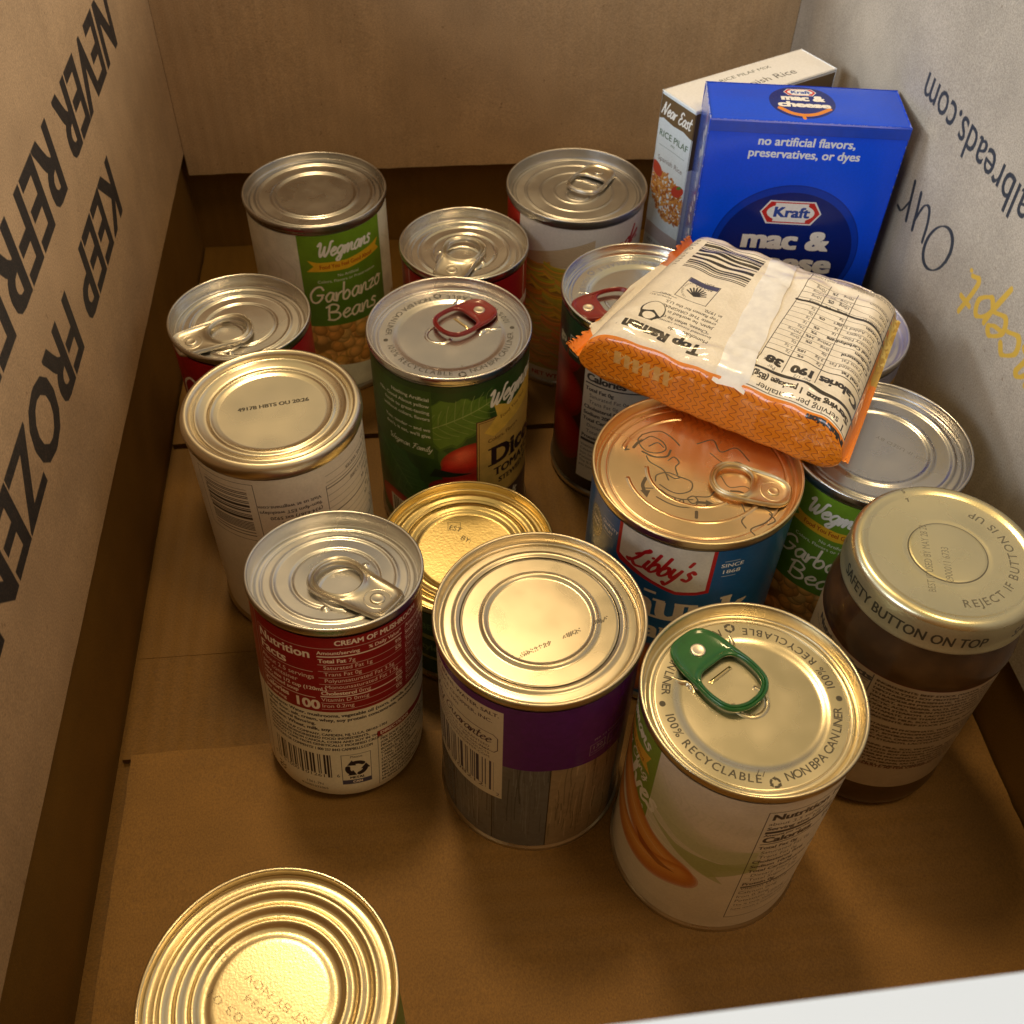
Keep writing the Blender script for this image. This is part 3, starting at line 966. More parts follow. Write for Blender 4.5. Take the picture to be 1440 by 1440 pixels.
# ---- green garbanzo label, printed twice
def garbanzo(can, du):
    c = can.canvas(4.2, 106.8, (.80, .80, .68))
    o = du
    # pale leafy watermark and swoosh
    for k in range(16):
        x = -60 + k * 9 + o
        c.stroke([(x, 92), (x + 8, 84), (x + 3, 72), (x - 5, 78)], 1.2, (.68, .70, .56), al=.7)
        c.ell(x + 4, 62 + (k % 3) * 9, 6, 4, (.72, .74, .60), rot=.6, al=.6)
    c.poly([(-118, 40), (-60, 44), (-14 + o, 62), (-14 + o, 48), (-60, 30), (-118, 28)], (.38, .50, .12), al=.8)
    c.poly([(-118, 26), (118, 26), (118, 4), (-118, 4)], (.78, .80, .70))
    c.poly([(-118, 16), (-20 + o, 22), (60 + o, 26), (118, 20), (118, 17), (60 + o, 21), (-20 + o, 15), (-118, 12)], (.55, .64, .34))
    picture_peas(c, -15 + o, 52 + o, 19, 51, 120, 3, [(.84, .46, .12), (.88, .54, .18), (.74, .36, .09), (.86, .46, .14)])
    c.poly([(-30 + o, 4), (118, 4), (118, 16), (56 + o, 22), (20 + o, 19), (-18 + o, 24), (-30 + o, 18)], (.80, .82, .72))
    c.rect(-13 + o, 49.5, 36 + o, 107, (.10, .22, .022))
    for q in range(20):
        c.rect(-13 + o, 66 + q * 2, 36 + o, 107, (.19, .36, .025), .10)
    c.grain(.06, 5)
    c.script('Wegmans', -3.5 + o, 94.2, 4.6, LW, 1.25, slant=.25, rise=.02, fit=31)
    c.poly([(-10 + o, 85), (-6 + o, 88.4), (-9 + o, 92), (-4 + o, 90.6), (12 + o, 90.2), (28 + o, 92.6), (34 + o, 94.2), (31.5 + o, 90.6), (34 + o, 87.6), (28 + o, 86.8), (12 + o, 84.5), (-4 + o, 85)], (.85, .50, .03))
    c.text('Food You Feel Good About', -3 + o, 86.4, 2.5, (.45, .06, .01), rot=.03, bold=.12, fit=31)
    c.text('No Artificial', 12 + o, 80.8, 1.7, LW, al='c')
    c.text('Colors, Flavors or Preservatives', 12 + o, 77.8, 1.7, LW, al='c', fit=34)
    c.script('Garbanzo', -10.5 + o, 65.5, 5.6, (.95, .88, .74), 1.15, slant=.1, rise=.02, fit=43)
    c.script('Beans', -3 + o, 53.5, 5.6, (.95, .88, .74), 1.15, slant=.1, rise=.03, fit=31)
    c.text('NET WT 15.5 OZ (439g)', 30 + o, 8, 1.6, INK)
    return c

def crimp_ring(can, beads, mat, ink=None, **k):
    return can.end(mat, beads, **k)

RB = [(30.5, 28.0, .6), (24.5, 22.6, -.0), (20.5, 17.8, .7)]
# A back left
a = Can('bean_can', 'green labelled garbanzo bean can in the back left corner, plain lid', 'can', 91.8, -121.7, 76.2, 112.5, 'cans standing in the box')
a.wall(tin_wall)
lc = a.lidcanvas()
for i in range(9):
    lc.text('BEST BY 2027'[i:i + 1], -5 + i * 2.0, 5 - i * 1.7, 1.8, (.35,) * 3, rot=-.7)
a.end(tin('lid_a', (.44, .43, .42), (.50, .49, .48), .24, lc.image('lid_print', True)), [(32.4, 29.4, .8), (24.0, 20.4, .9)])
a.label(garbanzo(a, 0), 4.2, 106.8)
# I right
b = Can('bean_can', 'green labelled garbanzo bean can between the jar and the noodle packet', 'can', 328.5, -334.1, 76.2, 112.5, 'cans standing in the box')
b.wall(tin_wall)
lc = b.lidcanvas()
lc.text('BEST IF USED BY', 22.5, 1.5, 1.9, (.85,) * 3, rot=PI - .22, sx=1.25)
lc.dots(.4, .7)
b.end(tin('lid_i', (.50, .50, .51), (.56, .56, .57), .24, lc.image('lid_print', True)), [(32.4, 29.4, .8), (24.0, 20.4, .9)])
b.label(garbanzo(b, -14), 4.2, 106.8)

# ---- small soup cans with silver ring-pull lids
OUT_SOUP = [(-6.2, 0), (-5.9, 4.8), (-4.4, 6.6), (2, 7.4), (8, 8.0), (14, 8.9), (18.5, 8.4), (21.6, 5.2), (22.8, 0), (21.6, -5.2), (18.5, -8.4), (14, -8.9), (8, -8.0), (2, -7.4), (-4.4, -6.6), (-5.9, -4.8)]
def circ_pts(cx, cy, r, n=16, ry=None):
    return [(cx + r * math.cos(2 * PI * k / n), cy + (ry or r) * math.sin(2 * PI * k / n)) for k in range(n)]

def soup_end(can, nose, tgt, mat, tabmat):
    can.end(mat, [(28.6, 27.4, -.35), (24.6, 22.4, .55), (17.6, 15.6, -.5)], drop=6.2)
    z = can.zl
    nx, ny = can.P(*nose)
    tx, ty = can.P(*tgt)
    an = math.atan2(ty - ny, tx - nx)
    # pressed oval beneath the tab and three dimples
    ox, oy = nx + 13.5 * math.cos(an), ny + 13.5 * math.sin(an)
    blister('pressed_bead', can.e, mat, [(ox + 11.5 * math.cos(t), oy + 11.5 * math.sin(t)) for t in np.linspace(an - 2.2, an + 2.2, 16)], z, .55, 2.2)
    for da, rr in ((1.45, 15.0), (-1.45, 15.0)):
        dimple(can.e, mat, ox + rr * .78 * math.cos(an + da), oy + rr * .95 * math.sin(an + da), z, 1.3, .8)
    lathe_z = z
    tab_mesh('pull_tab', can.e, tabmat, z + .9, (nx, ny), an, [(a_ * 1.30, b_ * 1.26) for a_, b_ in OUT_SOUP], circ_pts(18.0, 0, 8.6, ry=8.2), th=2.1, tilt=.035, plate=1.0, rivet_mat=tabmat, rivet_r=2.9, groove=5.0)

# M: front cream of mushroom can, tipped back a little
Mloc = (99.8, -387.8, .85)
m_ = Can('soup_can', 'red and white cream of mushroom soup can tipped slightly back, nutrition facts to the front', 'can', 99.8, -387.8, 67.5, 101.6, 'cans standing in the box', rot=(-.15, .03, YAW), z=.85)
m_.wall(tin_wall, neck=True)
lm_ = tin('lid_soup', (.66, .65, .63), (.74, .73, .71), .27, scale=380, bstr=.6, stretch=(1, .18, 1))
soup_end(m_, (14.8, -15.5), (2.5, -4.6), lm_, tin_tab)
# the tab runs from its nose (lower right) up to the finger hole
c = m_.canvas(1.2, 96.8, (.83, .78, .68), ppm=11)
REDC = (.30, .010, .016)
c.rect(-110, 56, 110, 97, REDC)
W2 = (.93, .84, .78)
c.text('Nutrition', -35.5, 85.6, 4.3, W2, bold=.35, fit=23.5)
c.text('Facts', -35.5, 79.6, 4.3, W2, bold=.35, fit=13.5)
c.rect(-36, 78.3, -11, 78.5, W2)
c.lines(['About 2.5 servings', 'per container'], -35.5, 74.6, 2.3, W2, 3.3)
c.lines(['Serv. size 1/2 cup (120mL)', 'condensed soup'], -35.5, 68.2, 1.9, W2, 2.7, bold=.15)
c.rect(-36, 63.8, -11, 64.1, W2)
c.text('Calories', -35.5, 60.6, 2.7, W2, bold=.3)
c.text('per serving', -35.5, 57.6, 1.8, W2, bold=.15)
c.text('100', -20.5, 57.4, 5.0, W2, bold=.55, fit=10.5)
c.rect(-36.4, 57, -36.2, 91, W2, .6)
c.rect(-36, 91, 60, 91.25, W2, .5)
c.text('CREAM OF MUSHROOM', -2.5, 92.6, 2.5, W2, bold=.25, fit=36)
c.text('Amount/serving', -9, 88.0, 1.7, W2, bold=.12)
c.text('% Daily Value*', 24.5, 88.2, 1.7, W2, bold=.12, al='r')
rows = [('Total Fat', '7g', '9%', 1), ('Saturated Fat 1g', '', '5%', 0), ('Trans Fat 0g', '', '', 0), ('Polyunsaturated Fat 3.5g', '', '', 0), ('Monounsaturated Fat 1.5g', '', '', 0), ('Cholesterol', '0mg', '0%', 1), ('Vitamin D 0mcg', '', '0%', 0), ('Iron 0.2mg', '', '0%', 0)]
y = 83.6
for i, (q, g, pc, bd) in enumerate(rows):
    wdt = c.text(q, -8.8 if bd or i > 5 else -7, y, 1.95, W2, bold=.2 if bd else 0)
    if g:
        c.text(g, -8.8 + wdt + 1, y, 1.95, W2)
    if pc:
        c.text(pc, 24.5, y, 1.95, W2, al='r', bold=.1)
    th_ = .55 if i in (5,) else .16
    c.rect(-9, y - 1.15, 25, y - 1.15 + th_, W2)
    y -= 3.55
c.rect(-9, 86.6, 25, 87.2, W2)
y = 88
for i, q in enumerate(['Amount/serving  %DV*', 'Sodium 870mg', 'Total Carb. 8g', 'Dietary Fiber 0g', 'Total Sugars 0g', 'Incl. 0g Added', 'Protein 1g', 'Calcium 10mg', 'Potassium 50mg']):
    c.text(q, 26.8, y, 1.85, W2, bold=.18 if i in (0, 1, 2, 6) else 0)
    c.rect(26.6, y - 1.1, 52, y - .9, W2, .8)
    y -= 3.6
D2 = (.02, .012, .02)
c.lines(['Ingredients: Water, mushrooms, vegetable oil (corn, canola, and/or soybean),', 'wheat flour, salt, cream, whey, soy protein concentrate, monosodium glutamate,', 'garlic, natural flavoring.'], -35.5, 53.0, 1.75, D2, 2.7, bold=.17)
c.text('Contains: Wheat, milk, soy.', -35.5, 44.6, 1.85, D2, bold=.22)
c.lines(['CAMPBELL SOUP COMPANY, CAMDEN, NJ, U.S.A. 08103-1701', 'CONTAINS BIOENGINEERED FOOD INGREDIENTS.', 'INGREDIENTS FROM CANOLA, CORN AND SOY IN THIS', 'PRODUCT COME FROM GENETICALLY MODIFIED CROPS.'], -35.5, 41.6, 1.35, D2, 2.15, bold=.15)
c.text('QUESTIONS OR COMMENTS? 1 800 257 8443 CAMPBELLS.COM', -35.5, 32.4, 1.55, D2, bold=.12, fit=45)
c.barcode(-33.5, 15.0, -7.5, 29.5, D2, seed=4, unit=.42)
c.rect(-31.5, 14.9, -21, 17.0, (.83, .78, .68)); c.rect(-19.5, 14.9, -9.5, 17.0, (.83, .78, .68))
c.text('0', -36, 15.5, 1.9, D2); c.text('51000', -30.5, 14.8, 2.0, D2, fit=8.5); c.text('01261', -19, 14.8, 2.0, D2, fit=8.5); c.text('6', -5.6, 15.4, 1.9, D2)
rr_ = random.Random(3)
for i in range(6):
    for j in range(6):
        if rr_.random() < .6:
            c.rect(-34 + i * .75, 8 + j * .75, -33.3 + i * .75, 8.7 + j * .75, D2)
c.text('1261-7N', -19, 9.4, 1.5, D2); c.text('910001032065', -21.5, 6.6, 1.4, D2)
c.frame(-3.4, 10.5, 8.6, 29.5, .2, D2)
c.recycle(2.6, 20.5, 4.9, D2); c.text('Please', 2.6, 27.3, 1.4, D2, al='c'); c.text('METAL', 2.6, 13.9, 1.4, D2, al='c', bold=.2)
c.rect(-3.4, 10.5, 8.6, 13.2, (.07, .07, .14)); c.text('CAN', 2.6, 11.2, 1.3, W2, al='c', bold=.2)
c.frame(11.8, 5, 46, 39.5, .2, D2)
c.rect(11.8, 36.2, 46, 39.5, REDC); c.text('DIRECTIONS', 13, 37.0, 1.8, W2, bold=.25)
c.lines(['MIX SOUP + 1 CAN WATER', '(OR FOR CREAMY SOUP, 1 CAN MILK)', 'MICROWAVE: HEAT, COVERED, IN', 'BOWL ON HIGH 2 1/2 TO 3 MIN.', 'CAREFUL, LEAVE IN MICROWAVE', '1 MIN., THEN STIR.', 'STOVE: HEAT, STIRRING', 'OCCASIONALLY.', 'MICROWAVE OVENS VARY', 'BEST IF USED BY DATE ON END', 'PROMPTLY REFRIGERATE', 'UNUSED PORTION', 'IN SEPARATE CONTAINER'], 13, 33.4, 1.35, D2, 2.2, bold=.13)
c.rect(-38.9, 1, -38.5, 97, (.12, .05, .05)); c.rect(-38.5, 1, -38.2, 97, (.9, .8, .75), .5)
prof = [(32.95 - 2.4 * max(0, (9 - z)) ** 2 / 81, z) for z in np.linspace(1.6, 96.6, 24)]
m_.label(c, 1.2, 96.8, prof=prof, rough=.32)

# B and E
for (nm, lab, x, y, nose, tgt, du, txt) in (('soup_can', 'red soup can with silver pull tab behind the tan can at the left wall', 57.4, -214.6, (-24.0, -9.2), (-6.5, -5.9), 0, 'B'),
                                       ('soup_can', 'red soup can with silver pull tab, second row behind the diced tomato can', 168.6, -161.2, (-6.5, -19.6), (-.6, -3.0), 0, 'E')):
    q = Can(nm, lab, 'can', x, y, 67.5, 101.6, 'cans standing in the box')
    q.wall(tin_wall, neck=True)
    soup_end(q, nose, tgt, tin_sil, tin_tab)
    c = q.canvas(1.2, 96.8, (.83, .80, .74))
    c.rect(-110, 55, 110, 97, (.36, .012, .018))
    c.grain(.04, 6)
    if txt == 'E':
        c.rect(-110, 55, -40, 97, (.22, .01, .015))
        c.rect(-35, 55, -34, 97, (.6, .3, .3))
        c.text('Tomato', 22, 71, 7, (.9, .86, .8), bold=1.0, shear=.3)
        c.rect(38.5, 55, 39.3, 97, (.8, .7, .6))
    else:
        c.script("Campbell's", -44, 68, 8.0, (.9, .88, .84), 2.2, slant=.2, nib=.5)
    q.label(c, 1.2, 96.8, prof=prof, rough=.32)

# ---- D diced tomatoes
def bpa_ring(lc, r, h, a_start, flip=False, bold=.12, c=(.92,) * 3):
    def span(t, gap):
        return sum((.35 if ch == ' ' else text_edges(ch)[1]) + gap for ch in t) * h / r
    def fitted(t, a, want):
        g = .18 + (want - span(t, .18)) / (len(t) * h / r)
        lc.ring(t, 0, 0, r, a, h, c, flip=True, bold=bold, sx=1.0, gap=g)
    for q in range(2):
        a = a_start + q * PI
        fitted('NON BPA CAN LINER', a, 1.27)
        b_ = a + 1.39
        lc.ell((r + h / 2) * math.cos(b_), (r + h / 2) * math.sin(b_), 1.1, 1.1, c)
        fitted('100% RECYCLABLE', a + 1.50, 1.38)
        b_ = a + 3.02
        lc.recycle((r + h / 2) * math.cos(b_), (r + h / 2) * math.sin(b_), 2.0, c, rot=b_ + PI)

OUT_OVAL = [(-6.5, 0), (-6.0, 4.6), (-3.6, 7.2), (1, 8.6), (7, 9.0), (13, 9.3), (18.4, 8.2), (21.4, 5.0), (22.4, 0), (21.4, -5.0), (18.4, -8.2), (13, -9.3), (7, -9.0), (1, -8.6), (-3.6, -7.2), (-6.0, -4.6)]
HOLE_OVAL = [(6.0, 0), (6.3, 4.8), (8.8, 7.1), (14, 7.3), (18.0, 6.0), (19.9, 2.8), (20.2, 0), (19.9, -2.8), (18.0, -6.0), (14, -7.3), (8.8, -7.1), (6.3, -4.8)]

def easy_end(can, mat, nose, tgt, tabmat, rmat=None, scale=1.0, slot=True, outer=OUT_OVAL, hole=HOLE_OVAL, beads=None, beads_open=True, slotmat=None, wings=True):
    can.end(mat, beads if beads is not None else [(33.2, 32.6, -.25), (26.8, 23.4, -.9, 's')], drop=5.2)
    z = can.zl
    nx, ny = can.P(*nose)
    tx, ty = can.P(*tgt)
    an = math.atan2(ty - ny, tx - nx)
    zt = z + (1.2 if beads is None else .8)
    ca, sa = math.cos(an), math.sin(an)
    def L(x, y):
        return (nx + x * ca - y * sa, ny + x * sa + y * ca)
    if slot:
        # thumb well beyond the ring, ribs to either side, bright bar under the ring
        blister('thumb_well_rim', can.e, mat, [L(24.5 + 6.0 * math.cos(t), 6.0 * math.sin(t)) for t in np.linspace(-2.1, 2.1, 18)], z, .55, 2.0)
        if wings:
            for sg in (-1, 1):
                blister('pressed_bead', can.e, mat, [L(-1, sg * 15), L(4, sg * 13.2), L(6.5, sg * 11.2), L(10.5, sg * 11.6)], z + .1, 1.0, 2.4)
        blister('pressed_bar', can.e, slotmat or mat, [L(11.2, -5.2), L(11.2, -2), L(11.2, 2), L(11.2, 5.2)], z + .12, .55, 1.5)
    o2 = [(x * scale, y * scale) for x, y in outer]
    h2 = [(x * scale, y * scale) for x, y in hole]
    tab_mesh('pull_tab', can.e, tabmat, zt, (nx, ny), an, o2, h2, th=1.65, tilt=.03, plate=.9, rivet_mat=rmat, rivet_r=2.7)

d = Can('tomato_can', 'diced tomato can with a dark red pull tab and leafy green label', 'can', 156.1, -244.3, 76.2, 112.5, 'cans standing in the box')
d.wall(tin_wall)
lc = d.lidcanvas()
bpa_ring(lc, 28.0, 2.7, -1.27)
lc.text('8', 4.6, -23, 1.6, (.8,) * 3)
easy_end(d, tin('lid_d', (.66, .63, .62), (.72, .69, .68), .20, lc.image('lid_print', True)), (14.4, 15.7), (-4.5, 0.5), red_tab, tin_riv, slotmat=tin_gold, scale=1.1)
c = d.canvas(4.2, 107, (.035, .085, .018))
r = random.Random(5)
for k in range(60):     # dim leaves behind
    x, y = r.uniform(-110, 110), r.uniform(8, 104)
    c.ell(x, y, r.uniform(5, 12), r.uniform(2, 5), r.choice([(.05, .12, .02), (.03, .07, .015), (.07, .16, .03)]), rot=r.uniform(0, 3), al=.7)
def leaf(cx, cy, L_, W_, rot, c1, c2, c3):
    n = 44
    P = []
    for k in range(n):
        t = 2 * PI * k / n
        jag = 1 + .09 * math.sin(t * 13)
        x = L_ * math.cos(t) * jag; y = W_ * math.sin(t) * (1 - .35 * math.cos(t)) * jag
        P.append((cx + x * math.cos(rot) - y * math.sin(rot), cy + x * math.sin(rot) + y * math.cos(rot)))
    c.poly(P, c1)
    P2 = [(cx + (x - cx) * .93, cy + (y - cy) * .93 + .6) for x, y in P]
    c.poly(P2, c2, .8)
    R_ = lambda x, y: (cx + x * math.cos(rot) - y * math.sin(rot), cy + x * math.sin(rot) + y * math.cos(rot))
    c.stroke([R_(-L_, 0), R_(0, W_ * .08), R_(L_ * .95, 0)], .55, c3)
    for k in range(-4, 5):
        for sg in (-1, 1):
            x0 = k * L_ / 5
            c.stroke([R_(x0, 0), R_(x0 + L_ * .14, sg * W_ * .4), R_(x0 + L_ * .30, sg * W_ * .82 * (1 - .5 * abs(k) / 5))], .28, c3, al=.8)
            c.stroke([R_(x0 + 1, sg * W_ * .1), R_(x0 + L_ * .2, sg * W_ * .3), R_(x0 + L_ * .34, sg * W_ * .5)], .5, c1, al=.5)
leaf(-28, 44, 24, 13, -.9, (.03, .10, .02), (.05, .15, .03), (.10, .24, .06))
leaf(-8, 22, 22, 12, -.6, (.04, .12, .02), (.06, .17, .03), (.12, .27, .07))
for (x, y, rx, ry, ro) in ((8, 58, 16, 9, .5), (2, 40, 15, 9, -.2), (20, 44, 12, 8, .3), (-34, 20, 15, 9, .1), (-20, 12, 16, 7, 0), (12, 28, 14, 8, 0), (50, 40, 14, 10, .5), (70, 52, 15, 10, 0), (62, 24, 14, 9, 0)):
    c.ell(x, y, rx, ry, (.30, .015, .01), rot=ro)
    for q in range(7):
        f = q / 6
        c.ell(x - rx * .12 * f, y + ry * .28 * f, rx * (1 - .75 * f) * .96, ry * (1 - .72 * f) * .92, (.42 + .22 * f, .03 + .09 * f, .02 + .05 * f), rot=ro, al=.45)
leaf(1, 86, 21, 13.5, .45, (.08, .17, .02), (.15, .28, .035), (.34, .44, .13))
for (x, y, rx, ry, ro) in ((6, 62, 13, 8.5, .45), (5, 41, 15, 9.5, .1)):
    for q in range(9):
        f = q / 8
        c.ell(x - rx * .15 * f, y + ry * .3 * f, rx * (1 - .75 * f), ry * (1 - .72 * f), (.44 + .38 * f, .02 + .12 * f * f, .012 + .06 * f * f), rot=ro, al=.7)
c.poly([(-9, 56), (0, 53.5), (9, 52), (-2, 50.5), (-12, 50)], (.02, .03, .015))
c.rect(-60, 62, -9.2, 107, (.07, .14, .022), .8)
c.rect(-60, 103.5, 110, 107, (.04, .07, .02), .7)
TXc = (.80, .82, .72)
for (q, yy) in (('Nothing Artificial', 97.5), ('No. Good About yellow', 93.6), ('foods to great-tasting', 89.7), ('without colors, flavors', 85.8), ('You, tender ~ and we', 79.0), ("don't, it eat, we'll give", 75.1)):
    c.text(q, -10.5, yy, 2.0, TXc, al='r', bold=.1)
c.script('Wegman Family', -34, 66.2, 1.9, TXc, .35, fit=24, slant=.3)
c.rect(-38, 6, -13, 24, (.8, .76, .66)); c.barcode(-36, 7, -15, 23, INK, seed=9)
c.rect(11, 30, 70, 84, (.62, .42, .12))
c.frame(11, 30, 70, 84, .5, (.08, .02, .02)); c.frame(12.2, 31.2, 69, 82.8, .35, (.12, .03, .02))
c.poly([(11, 30), (70, 30), (70, 4), (11, 4)], (.03, .02, .045))
c.poly([(15, 76), (22, 84), (20, 92), (30, 87), (60, 98), (60, 84), (30, 76), (20, 72)], (.82, .56, .10))
c.text('Food You Feel', 24, 81, 2.2, (.3, .12, .02), rot=.22, bold=.1)
c.text('Colors, Flavors', 17, 68.6, 2.2, (.15, .06, .02), rot=.12, bold=.1)
c.script('Wegmans', 17, 90.8, 5.0, LW, 1.4, slant=.3, rise=.06, fit=36)
DK = (.025, .012, .02)
# "Diced" in a bracketed roman
def roman(c, t, x, y, h, col, wd=.2, sx=1.0, bold=.25):
    E_, W_ = text_edges(t)
    c.text(t, x, y, h, col, bold=h * bold * .5, sx=sx)
    # serifs: short feet at the stems of straight letters
    px_ = x
    for ch in t:
        _, w0 = text_edges(ch)
        adv = (w0 + .10) * h * sx
        if ch in 'DBPRTIhknmlipufrbd':
            hh = h if ch.isupper() or ch in 'hklbdf' else h * .74
            for xx in ([px_ + .12 * h] if ch not in 'hnmuT' else ([px_ + w0 * .5 * h * sx] if ch == 'T' else [px_ + .1 * h, px_ + w0 * h * sx - .05 * h])):
                c.rect(xx - .16 * h, y - .02 * h, xx + .26 * h, y + .07 * h, col)
                c.rect(xx - .16 * h, y + hh - .08 * h, xx + .16 * h, y + hh + .01 * h, col)
        px_ += adv
    return px_
roman(c, 'Diced', 17.5, 53.0, 11.5, DK)
roman(c, 'TOMATOES', 20, 45.0, 5.0, DK)
c.text('STEWED STYLE', 23, 39, 3.4, DK, bold=.4)
c.text('No Salt', 14, 22.5, 5.2, (.85, .82, .74), bold=.5, shear=.25)
c.text('Added', 18, 14, 5.2, (.85, .82, .74), bold=.5, shear=.25)
c.grain(.06, 3)
d.label(c, 4.2, 107)

# ---- K peach halves, green tab
k = Can('peach_can', 'peach halves can with a glossy green pull tab, nearest the front right', 'can', 245.2, -448.8, 76.2, 112.5, 'cans standing in the box')
k.wall(tin_wall)
lc = k.lidcanvas()
bpa_ring(lc, 28.6, 2.9, -.91)
for xx in (15.6, 17.4):
    lc.text('1', xx - 7, -25.5, 2.2, (.9,) * 3)
easy_end(k, tin('lid_k', (.64, .57, .40), (.70, .62, .45), .24, lc.image('lid_print', True)), (-22.5, 11.0), (-7.3, 3.6), green_tab, tin_riv, slotmat=tin_gold, scale=1.24)
c = k.canvas(4.2, 107, (.84, .80, .72))
c.grain(.03, 7)
GR = (.66, .68, .50)
for i in range(5):
    c.poly([(-22, 78 - i * 5), (0, 70 - i * 4), (22, 72 - i * 3), (22, 69 - i * 3), (0, 66 - i * 4), (-22, 74 - i * 5)], GR, .55)
c.poly([(-22, 70), (-8, 62), (8, 60), (22, 64), (22, 56), (6, 48), (-6, 56)], (.42, .48, .17), .75)
c.poly([(-10, 60), (2, 50), (12, 44), (6, 54), (20, 58), (4, 61)], (.46, .52, .22), .7)
for q in range(14):
    c.poly([(-22.3, 101 - q), (-8, 84 - q * .8), (6, 74 - q * .5), (20, 71), (20, 60), (6, 61), (-8, 66), (-22.3, 76)], (.56, .62, .34), .07)
for i in range(12):
    c.stroke([(-20 + i * 3.4, 97 - i), (-16 + i * 3, 90), (-19 + i * 3.2, 84)], .8, (.70, .70, .56), al=.35)
c.rect(-62, 60, -22.3, 107, (.24, .36, .05))
c.rect(-62, 60, -40, 107, (.17, .30, .04))
c.poly([(-62, 90), (-50, 93), (-36, 92), (-26, 96), (-28, 90), (-25, 86), (-36, 86), (-50, 86), (-62, 84)], (.85, .50, .06))
c.text('Food You Feel Good', -60, 87.6, 2.0, (.4, .1, .02), bold=.12, fit=30)
c.script('Wegmans', -58, 97, 4.2, LW, 1.1, fit=30, slant=.25)
c.script('Yellow Cling', -58, 80.5, 2.9, LW, .6, fit=32, slant=.15)
c.script('Halves', -52, 68, 7.0, (.92, .92, .84), 1.7, fit=33, slant=.12)
c.text('PEACH HALVES', -46, 62.5, 2.2, LW, bold=.12)
# fanned peach slices
def slice_(x0, y0, L_, W_, rot, base=(.66, .20, .02)):
    for q in range(9):
        f = q / 8
        P = []
        for t in np.linspace(0, 1, 16):
            P.append((L_ * t, W_ * math.sin(PI * t) ** .7 * (1 - f * .8) + W_ * .5 * math.sin(PI * t)))
        for t in np.linspace(1, 0, 16):
            P.append((L_ * t, -W_ * .25 * math.sin(PI * t) * (1 - f) + W_ * .5 * math.sin(PI * t) * (1)))
        P = [(x0 + x * math.cos(rot) - y * math.sin(rot), y0 + x * math.sin(rot) + y * math.cos(rot)) for x, y in P]
        c.poly(P, (base[0] + .16 * f, base[1] + .22 * f, base[2] + .05 * f), .5)
for path, w0 in (([(-62, 90), (-50, 76), (-36, 62), (-22, 50), (-7, 43)], 17), ([(-62, 60), (-50, 46), (-34, 37), (-18, 35), (-4, 40)], 16)):
    for q in range(10):
        f = q / 9
        P_ = [(x - 1.2 * f, y + 2.6 * f) for x, y in path]
        c.stroke(P_, w0 * (1 - .72 * f), (.60 + .26 * f, .16 + .27 * f, .015 + .10 * f), al=.55)
    c.stroke([(x - 2, y + 3) for x, y in path], 1.0, (.92, .62, .32), al=.5)
c.poly([(-26, 47), (-14, 42.5), (-5, 40.5), (-12, 38.5), (-22, 41)], (.34, .07, .01), .75)
c.rect(-120, 4, -2, 12, (.66, .64, .55), .3)
c.frame(17.5, 14, 70, 101, .3, INK)
x = 19
c.text('Nutrition Facts', x, 95.3, 4.0, INK, bold=.5)
c.lines(['about 3.5 servings per container'], x, 91.5, 2.2, INK, 3)
c.text('Serving size 1/2 cup', x, 88.0, 2.3, INK, bold=.25)
c.rect(x, 85.4, 68, 87.0, INK)
c.text('Amount per serving', x, 83.4, 1.5, INK, bold=.15)
c.text('Calories   100', x, 78.6, 3.9, INK, bold=.5)
c.rect(x, 77.2, 68, 77.7, INK)
y = 73.4
for i, q in enumerate(['Total Fat 0g', '  Saturated Fat 0g', '  Trans Fat 0g', 'Cholesterol 0mg', 'Sodium 10mg', 'Total Carbohydrate 24g', '  Dietary Fiber 1g', '  Total Sugars 22g', 'Protein 0g', 'Vitamin D 0mcg', 'Calcium 0mg', 'Iron 0.3mg', 'Potassium 120mg', 'The % Daily Value tells you', 'how much a nutrient adds']):
    c.text(q, x, y, 2.1 if i < 13 else 1.6, INK, bold=.22 if not q.startswith(' ') and i < 9 else 0)
    c.rect(x, y - 1.1, 68, y - .95, INK, .7)
    if i == 8:
        c.rect(x, y - 1.9, 68, y - .9, INK)
    y -= 3.75
k.label(c, 4.2, 107, rough=.36)

# ---- L purple and grey wood label, upside-down date code
l = Can('vegetable_can', 'wide can with purple band and grey wood print, barcode panel on its left', 'can', 178.2, -409.8, 76.2, 112.5, 'cans standing in the box')
l.wall(tin_wall)
lc = l.lidcanvas()
rr_ = random.Random(8)
for j, (s0, s1, n_) in enumerate(((-6, 4.5, 14), (8.5, 15, 9), (19, 24, 7), (28, 29.5, 2))):
    for i in range(n_):
        for q in range(5):
            if rr_.random() < .62:
                t = s0 + (s1 - s0) * (i + .1 * q) / n_
                lc.ell(t + .3 * q * .2, -13.2 + t * .62 + .46 * q, .27, .27, (.9,) * 3, n=8)
l.end(tin('lid_l', TAN1, TAN2, .25, lc.image('lid_print', True)), [(31.4, 28.6, .8), (28.4, 27.6, -.2), (21.6, 18.6, .95)])
c = l.canvas(4.2, 107, (.16, .15, .15))
